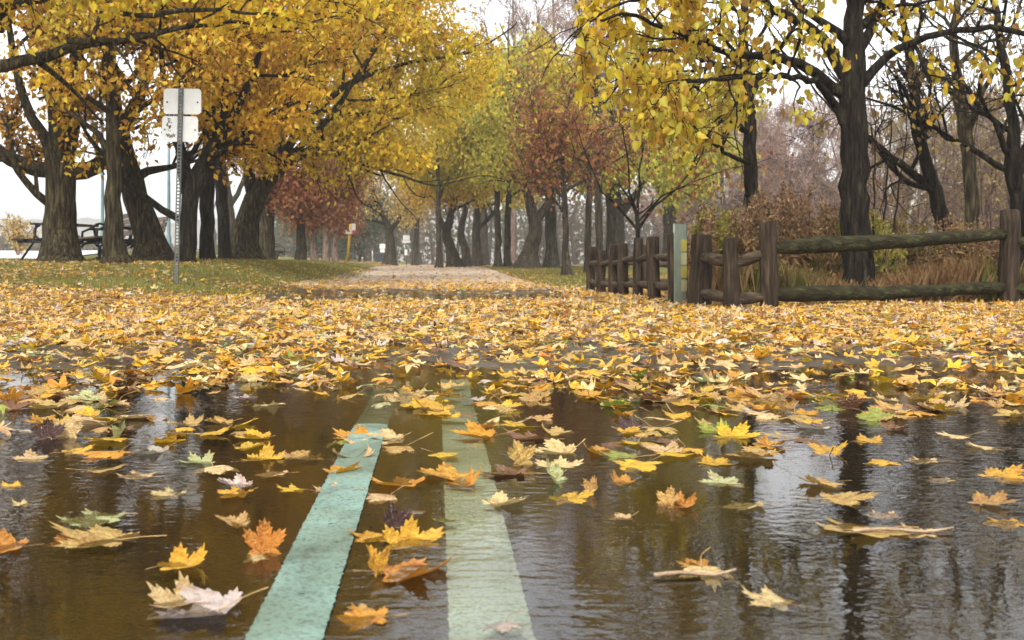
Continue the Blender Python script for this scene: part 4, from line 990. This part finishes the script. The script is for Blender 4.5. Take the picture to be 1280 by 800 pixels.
for px, Y, g, hb in spots:
    x = gx(px, Y); o = thing('goldenrod_plant', 'tall dry brown goldenrod with feathery seed heads behind the fence' if g == 'brown' else 'leafy yellow-green goldenrod plant behind the fence', 'plant', (x, Y, float(gz(x, Y))), 'dry brown goldenrods behind the fence' if g == 'brown' else 'yellow-green goldenrods behind the fence', rw.uniform(0, 6.28))
    o.scale = (rw.uniform(.9, 1.3),) * 2 + (hb,)
    for me in WP[(g, int(rw.integers(0, 3)))]:
        c = bpy.data.objects.new(me.name.split('.')[0], me); COL.objects.link(c); c.parent = o
def undergrowth():
    r = np.random.default_rng(91); mb = MB(); n = 52000
    px = r.uniform(862, 1300, n); Y = r.uniform(11.9, 17.5, n); x = gx(px, Y); ok = (x > 2.85) & (Y > 11.6 + .17 * (x - 3))
    x, Y, px = x[ok], Y[ok], px[ok]; m = len(x)
    h = r.uniform(.12, .55, m) * (0.8 + .3 * np.sin(x * 2.4) * np.sin(Y * 1.7)); a = r.uniform(0, 6.28, m); w = .0035
    lx, ly = r.normal(0, .07, m), r.normal(0, .07, m)
    z = gz(x, Y)
    v = np.stack([np.stack([x - w * np.cos(a), Y - w * np.sin(a), z - .02], -1), np.stack([x + w * np.cos(a), Y + w * np.sin(a), z - .02], -1), np.stack([x + lx * .4, Y + ly * .4, z + h * .6], -1), np.stack([x + lx, Y + ly, z + h], -1)], 1)
    pc = np.array([[.22, .125, .05], [.15, .08, .032], [.32, .20, .085], [.15, .12, .03], [.11, .12, .022]])
    gi = np.clip((np.sin(px * .02 + 1) > .3) * 2 + r.integers(0, 3, m), 0, 4)
    c = pc[gi] * r.uniform(.6, 1.2, (m, 1))
    mb.add(v.reshape(-1, 3), [np.c_[np.arange(m) * 4, np.arange(m) * 4 + 1, np.arange(m) * 4 + 3, np.arange(m) * 4 + 2]], c)
    C = np.stack([x, Y, z + r.uniform(.02, .85, m) * h * 1.2], -1)
    leaves(mb, C[: m // 2], .055, pc[np.clip(gi[: m // 2], 0, 4)] * r.uniform(.7, 1.3, (m // 2, 1)), r, LEAF * [.6, 1, 1], .4)
    tag(mb.build('undergrowth', M['weed'], colour=True), 'tangle of dead brown grass and low weeds behind the fence', 'undergrowth', kind='stuff')
undergrowth()

# ------------------------------------------------------------------ wooden fence
def post_mesh(h, r, seed):
    mb = MB(); P = np.array([[0, 0, -.15], [0, 0, 0], [0, 0, h * .3], [0, 0, h * .6], [0, 0, h * .85], [0, 0, h - .012], [0, 0, h]])
    P[:, 0] += np.array([0, 0, .006, -.004, .004, .003, .003]) * ((seed % 3) - 1)
    tube(mb, P, np.array([r * 1.05, r * 1.05, r, r * .97, r * .98, r * .95, r * .80]), 11, rough=.11, cap=True, seed=seed)
    return mb
def rail(mb, a, b, r, seed, sag=0.0):
    a, b = np.asarray(a, float), np.asarray(b, float); n = max(5, int(np.linalg.norm(b - a) / .14)); t = np.linspace(0, 1, n)[:, None]
    P = a + (b - a) * t; P[:, 2] -= sag * np.sin(t[:, 0] * math.pi); rn = np.random.default_rng(seed); P += np.cumsum(rn.normal(0, .0035, P.shape), 0) * np.sin(t * math.pi)
    rr = r * (1 + .10 * np.sin(t[:, 0] * 5 + seed)); rr[0] *= .72; rr[-1] *= .72; rr[1] *= .93; rr[-2] *= .93
    tube(mb, P, rr, 10, rough=.08, cap=True, seed=seed)

def fence(label, posts, railspec, railmat, group, rad):
    """posts: (px, base y, top y, width px); rails join neighbouring posts"""
    pos = []
    for (px, yb, yt, w) in posts:
        Y = F * H / (yb - VY) if px < 1300 else 11.3
        pos.append((gx(px, Y), Y, (yb - yt) / F * Y, w / 2 / F * Y))
    t = thing('rail_fence', label, 'fence', (pos[0][0], pos[0][1], 0), group)
    o0 = np.array([pos[0][0], pos[0][1], 0]); rp = np.random.default_rng(len(pos))
    for k, (x, y, h, r) in enumerate(pos):
        z = float(gz(x, y))
        po = post_mesh(h, r, k + 5).build('post', M['fence'], t, smooth=True, loc=(x - o0[0], y - o0[1], z)); po.rotation_euler = (rp.normal(0, .018), rp.normal(0, .022), rp.uniform(0, 6.28))
    for k in range(len(pos) - 1):
        (x0, y0, h0, r0), (x1, y1, h1, r1) = pos[k], pos[k + 1]
        for lo in (0, 1):
            f0, f1 = railspec(k, lo)
            mb = MB(); a = np.array([x0, y0, h0 * f0 + float(gz(x0, y0))]) - o0; b = np.array([x1, y1, h1 * f1 + float(gz(x1, y1))]) - o0
            d = unit(b - a); rail(mb, a + d * r0 * .35, b - d * r1 * .35, rad(k), k * 7 + lo + len(pos), .0)
            mb.build('rail', M[railmat(k)], t, smooth=True)
    return t
fence('near rail fence turning the corner, long mossy rails to right edge', [(874,383,292,27),(914,386,296,20),(962,386,277,22),(1260,380,262,24),(1520,380,290,24)],
      lambda k, lo: [((.70, .66), (.20, .16)), ((.62, .66), (.13, .15)), ((.70, .74), (.165, .175)), ((.66, .66), (.16, .16))][k][lo],
      lambda k: 'railpale' if k < 2 else 'rail', 'split rail fences', lambda k: .056 if k < 2 else .073)
fence('far run of short zigzag rail fence posts left of the green board', [(738,365,308,11),(752,367,312,11),(766,369,305,12),(779,371,304,13),(797,373,298,13),(818,376,297,16),(842,379,292,12)],
      lambda k, lo: (.62 + .06 * (k % 2), .66 + .05 * ((k + 1) % 2)) if not lo else (.24, .22), lambda k: 'railpale', 'split rail fences', lambda k: .046)
fence('short second rail fence seen through the gaps of the far run', [(746,361,308,9),(806,362,306,12),(852,363,312,12)], lambda k, lo: (.60, .60) if not lo else (.2, .2), lambda k: 'railpale', 'split rail fences', lambda k: .046)

# notice board seen almost edge on
Yb = 12.0; bt = thing('notice_board', 'narrow pale green notice board between fence runs, yellow notices', 'board', (gx(849, Yb), Yb, float(gz(gx(849, Yb), Yb))), rotz=math.radians(62))
hB = 103 / F * Yb
for sx, hh in ((-.27, hB * .86), (.25, hB * .98)):
    mb = MB(); tube(mb, np.array([[sx, 0, -.1], [sx, 0, hh * .5], [sx, 0, hh]]), [.019, .019, .017], 8, cap=True, rough=.05); mb.build('post', M['fence'], bt, smooth=True)
mb = MB(); box(mb, (-.02, -.015, hB * .5), (.46, .014, hB * .95)); mb.build('board_panel', M['mint'], bt)
for k in range(4):
    mb = MB(); rounded_plate(mb, .20, .125, .004, .008, (.10, -.026, .20 + .145 * k)); mb.build('notice', M['lime' if k % 2 else 'cream'], bt)
    mb = MB(); rounded_plate(mb, .20, .125, .004, .008, (.10, -.003, .20 + .145 * k)); mb.build('notice', M['cream' if k % 2 else 'lime'], bt)

# ------------------------------------------------------------------ sign post seen from behind
Ys = 14.3; xs = gx(220, Ys); zs = float(gz(xs, Ys)); sg = thing('sign_post', 'tall perforated steel post carrying two white sign backs', 'sign', (xs, Ys, zs))
zt = H - (110 - VY) / F * Ys - zs; lean = (226 - 220) / F * Ys
mb = MB()
nh = 58
for sx in (-.022, .022):
    box(mb, (lean * .5 + sx, -.010, zt / 2 - .1), (.016, .004, zt + .2), (0, math.atan2(lean, zt), 0))
for k in range(nh):
    z = (k + .5) / nh * zt; box(mb, (lean * z / zt, -.010, z), (.034, .0035, zt / nh * .46), (0, 0, 0))
for sx in (-.028, .028): box(mb, (lean * .5 + sx, .002, zt / 2 - .1), (.004, .028, zt + .2), (0, math.atan2(lean, zt), 0))
mb.build('post', M['steel'], sg)
for (cx, cy, w, h, tilt) in ((227.5, 126.5, 47, 32, 0.01), (224.5, 161, 45, 32, 0.015)):
    p = W(cx, cy, Ys) - np.array([xs, Ys, zs]); mb = MB(); rounded_plate(mb, w / F * Ys, h / F * Ys, .004, .045)
    pl = mb.build('sign_plate', M['plate'], sg, loc=(p[0], .022, p[2])); pl.rotation_euler = (0, tilt, 0)
    for sx in (-19, 19):
        mb = MB(); tube(mb, np.array([[sx / F * Ys, -.006, -.01], [sx / F * Ys, -.002, -.01]]), [.012, .012], 8, cap=True); mb.build('rivet', M['ink'], pl)
    if cy > 150:
        # small dark sticker of unreadable scribble near the upper left corner and a scrawled tag below it
        ink = MB(); ri = np.random.default_rng(4)
        for (sx, sz, n, ww) in ((-14, 8, 16, 7), (-12.5, 2, 10, 4)):
            for q in range(n): box(ink, ((sx + ri.uniform(-.5, .5) * ww) / F * Ys, -.0035, (sz + ri.uniform(-5, 5)) / F * Ys), (ri.uniform(.008, .022), .0016 + q * .0001, ri.uniform(.006, .016)), (0, ri.uniform(-.5, .5), 0))
        ink.build('sticker', M['ink'], pl)
        cu = MB(); t_ = np.linspace(0, 1, 40)
        P = np.stack([(-17 + 11 * t_) / F * Ys, np.full(40, -.0045), (-8.5 + 2.2 * np.sin(t_ * 26) + .8 * np.sin(t_ * 9)) / F * Ys], -1); tube(cu, P, .005, 5); cu.build('scribble', M['ink'], pl)

# ------------------------------------------------------------------ picnic table, benches, lamp posts
def arc(c, r, a0, a1, n=10):
    a = np.radians(np.linspace(a0, a1, n)); return np.stack([np.zeros(n), c[0] + r * np.cos(a), c[1] + r * np.sin(a)], -1)
def bench(name, label, px, Y, rot, group=None):
    x = gx(px, Y); t = thing(name, label, 'bench', (x, Y, float(gz(x, Y))), group, rot)
    for s in (-.72, .72):
        m = MB()
        for P in (arc((.0, .20), .20, -150, 150, 14), arc((.36, .20), .20, 30, 330, 14), arc((.19, .60), .17, 150, 30, 8), np.array([[0, -.18, .44], [0, .25, .43], [0, .46, .41]]), np.array([[0, .44, .40], [0, .50, .65], [0, .56, .90]]), np.array([[0, -.18, .0], [0, .2, .08], [0, .55, 0]]), np.array([[0, -.16, .44], [0, -.15, .6], [0, -.02, .66], [0, .3, .66], [0, .5, .64]])):
            tube(m, P + [s, 0, 0], .026, 6, cap=True)
        m.build('iron_end', M['black'], t, smooth=True)
    m = MB()
    for k in range(4): box(m, (0, -.15 + k * .145, .475), (1.7, .115, .035))
    m.build('seat', M['slat'], t)
    m = MB()
    for k in range(4): box(m, (0, .475 + k * .03, .56 + k * .115), (1.7, .03, .095), (-.25, 0, 0))
    m.build('backrest', M['slat'], t)
    return t
def picnic(label, px, Y, rot):
    x = gx(px, Y); t = thing('picnic_table', label, 'picnic table', (x, Y, float(gz(x, Y))), None, rot)
    m = MB()
    for k in range(5): box(m, (0, -.28 + k * .14, .76), (1.5, .12, .04))
    m.build('tabletop', M['black'], t)
    for s in (-1, 1):
        m = MB()
        for k in range(2): box(m, (0, s * (.56 + k * .13), .45), (1.5, .115, .04))
        m.build('seat', M['black'], t)
    for s in (-.6, .6):
        m = MB()
        for P in (np.array([[0, -.70, .42], [0, 0, .40], [0, .70, .42]]), np.array([[0, -.30, .74], [0, -.36, .4], [0, -.66, .0]]), np.array([[0, .30, .74], [0, .36, .4], [0, .66, .0]]), arc((-.20, .60), .14, 100, 290, 8), arc((.20, .60), .14, 80, -110, 8)):
            tube(m, P + [s, 0, 0], .026, 6, cap=True)
        m.build('leg', M['black'], t, smooth=True)
picnic('dark picnic table half hidden behind the forked maple', 82, 22.6, math.radians(80))
bench('park_bench', 'slatted bench with curled iron ends between the two left trunks', 122, 21.6, math.radians(-62), 'slatted park benches')
bench('park_bench', 'slatted bench mostly hidden behind the slim straight maple', 158, 23.5, math.radians(-55), 'slatted park benches')
bench('park_bench', 'far bench in the mist right of the right-leaning maple', 343, 46, math.radians(75), 'slatted park benches')

def lamp(px, Y, label, rpx):
    x = gx(px, Y); t = thing('lamp_post', label, 'lamp post', (x, Y, float(gz(x, Y))), 'blue-green lamp posts')
    r = rpx / 2 / F * Y
    m = MB(); tube(m, np.array([[0, 0, -.05], [0, 0, .30], [0, 0, .34], [0, 0, .62], [0, 0, .70], [0, 0, 2], [0, 0, 4.0]]), [r * 2.1, r * 2.1, r * 1.6, r * 1.5, r, r * .95, r * .8], 12, cap=True); m.build('pole', M['lamp'], t, smooth=True)
    m = MB(); tube(m, np.array([[0, 0, 4.0], [0, 0, 4.08], [0, 0, 4.30], [0, 0, 4.5], [0, 0, 4.56]]), [.06, .13, .19, .15, .03], 12, cap=True); m.build('lamp_head', M['white'], t, smooth=True)
lamp(128, 29, 'slim blue-green lamp post behind the bench, left one', 4.2)
lamp(211, 31, 'slim blue-green lamp post with stout base left of the sign post', 4.4)

# ------------------------------------------------------------------ far signs, bin, markers
def far_sign(name, label, px, Y, ytop, wpost, matpost, plates, lean=0):
    x = gx(px, Y); z = float(gz(x, Y)); t = thing(name, label, 'sign', (x, Y, z))
    h = H - (ytop - VY) / F * Y - z; m = MB(); tube(m, np.array([[0, 0, -.1], [lean * .5, 0, h * .5], [lean, 0, h]]), wpost / 2 / F * Y, 8, cap=True); m.build('post', M[matpost], t, smooth=True)
    for (cx, cy, w, hh, mt, dy) in plates:
        p = W(cx, cy, Y) - np.array([x, Y, z]); m = MB(); rounded_plate(m, w / F * Y, hh / F * Y, .02, .03); m.build('sign_plate', M[mt], t, loc=(p[0], -.06 + dy, p[2]))
    return t
far_sign('sign_post', 'bright yellow post with small white and red sign', 434, 46, 280, 3.4, 'yellow', [(442, 284, 5, 9, 'white', 0), (437, 290, 9, 5, 'white', -.03), (442.5, 290, 4, 4, 'red', -.06)], lean=.14)
far_sign('sign_post', 'far white two-part sign on a thin pole left of path end', 478, 78, 304, 1.0, 'steel', [(478, 308, 7, 6, 'white', 0), (478, 313.5, 5.5, 4, 'white', 0)])
far_sign('sign_post', 'far double white sign beside the forking pale tree', 508, 74, 294, 1.2, 'steel', [(508, 297, 8.5, 6, 'white', 0), (508, 302, 9.5, 3.2, 'white', 0), (507.5, 315.5, 3.4, 7, 'white', 0)])
x = gx(474, 76); t = thing('litter_bin', 'dark boxy bin below the far two-part sign', 'bin', (x, 76, float(gz(x, 76))))
m = MB(); box(m, (0, 0, .30), (.50, .5, .60)); m.build('bin_body', M['bin'], t); m = MB(); box(m, (0, 0, .63), (.54, .54, .05)); m.build('lid', M['steel'], t)
for k, (px, hh) in enumerate(((453, .33), (465.5, .75))):
    x = gx(px, 72); m = MB(); tube(m, np.array([[0, 0, -.05], [0, 0, hh * .7], [0, 0, hh * .72], [0, 0, hh]]), [.05, .05, .065, .05] if k == 0 else [.025] * 4, 8, cap=True)
    tag(m.build('marker_post', M['cream' if k == 0 else 'white'], smooth=True, loc=(x, 72, float(gz(x, 72)))), ['short cream marker post at the far path end', 'thin pale pole left of the far dark bin'][k], 'post')

# ------------------------------------------------------------------ air, light, camera
m, nt, N, L, out = nodes('haze')
pv = N('ShaderNodeVolumePrincipled'); pv.inputs['Color'].default_value = (0.93, 0.95, 0.97, 1); pv.inputs['Density'].default_value = 0.00095; pv.inputs['Anisotropy'].default_value = 0.2
L(pv.outputs[0], out.inputs['Volume'])
mb = MB(); box(mb, (0, 190, 18.0), (980, 640, 40.0)); tag(mb.build('haze', m), 'pale mist hanging in the air over the whole park', 'haze', kind='stuff')

w = bpy.data.worlds.new('World'); sc.world = w; w.use_nodes = True; nt = w.node_tree
bg = nt.nodes['Background']
sky = nt.nodes.new('ShaderNodeTexSky'); sky.sky_type = 'NISHITA'; sky.sun_disc = False
EL, AZ = math.radians(55), math.radians(200)
sky.sun_elevation = EL; sky.sun_rotation = AZ; sky.dust_density = 3.0; sky.air_density = 1.0; sky.ozone_density = 1.0
hs = nt.nodes.new('ShaderNodeHueSaturation'); hs.inputs['Saturation'].default_value = 0.10
nt.links.new(sky.outputs[0], hs.inputs['Color']); nt.links.new(hs.outputs[0], bg.inputs['Color'])
bg.inputs['Strength'].default_value = 0.15
sl = bpy.data.lights.new('sun', 'SUN'); sl.energy = 0.8; sl.angle = math.radians(25); sl.color = (1, .92, .80)
so = bpy.data.objects.new('sun', sl); COL.objects.link(so)
from mathutils import Vector
dv = Vector((math.sin(AZ) * math.cos(EL), math.cos(AZ) * math.cos(EL), math.sin(EL)))
so.rotation_euler = dv.to_track_quat('Z', 'Y').to_euler()

cam = bpy.data.cameras.new('camera'); co = bpy.data.objects.new('camera', cam); COL.objects.link(co); sc.camera = co
co.location = (0, 0, H); co.rotation_euler = (math.radians(90), 0, 0)
cam.sensor_width = 36; cam.lens = 36 * F / 1280
cam.shift_x = (640 - VX) / 1280; cam.shift_y = -(400 - VY) / 1280
cam.clip_start = 0.05; cam.clip_end = 3000
cam.dof.use_dof = True; cam.dof.focus_distance = 4.2; cam.dof.aperture_fstop = 9

sc.view_settings.view_transform = 'Standard'; sc.view_settings.look = 'None'; sc.view_settings.gamma = 1
sc.view_settings.exposure = 1.45
sc.render.engine = 'CYCLES'
cy = sc.cycles
cy.use_denoising = True; cy.max_bounces = 7; cy.diffuse_bounces = 3; cy.glossy_bounces = 3; cy.transmission_bounces = 4; cy.volume_bounces = 1; cy.transparent_max_bounces = 12
cy.caustics_reflective = False; cy.caustics_refractive = False; cy.use_adaptive_sampling = True; cy.sample_clamp_indirect = 6
print('leaves', len(pts), 'tris', sum(len(o.data.polygons) for o in COL.objects if o.type == 'MESH'))
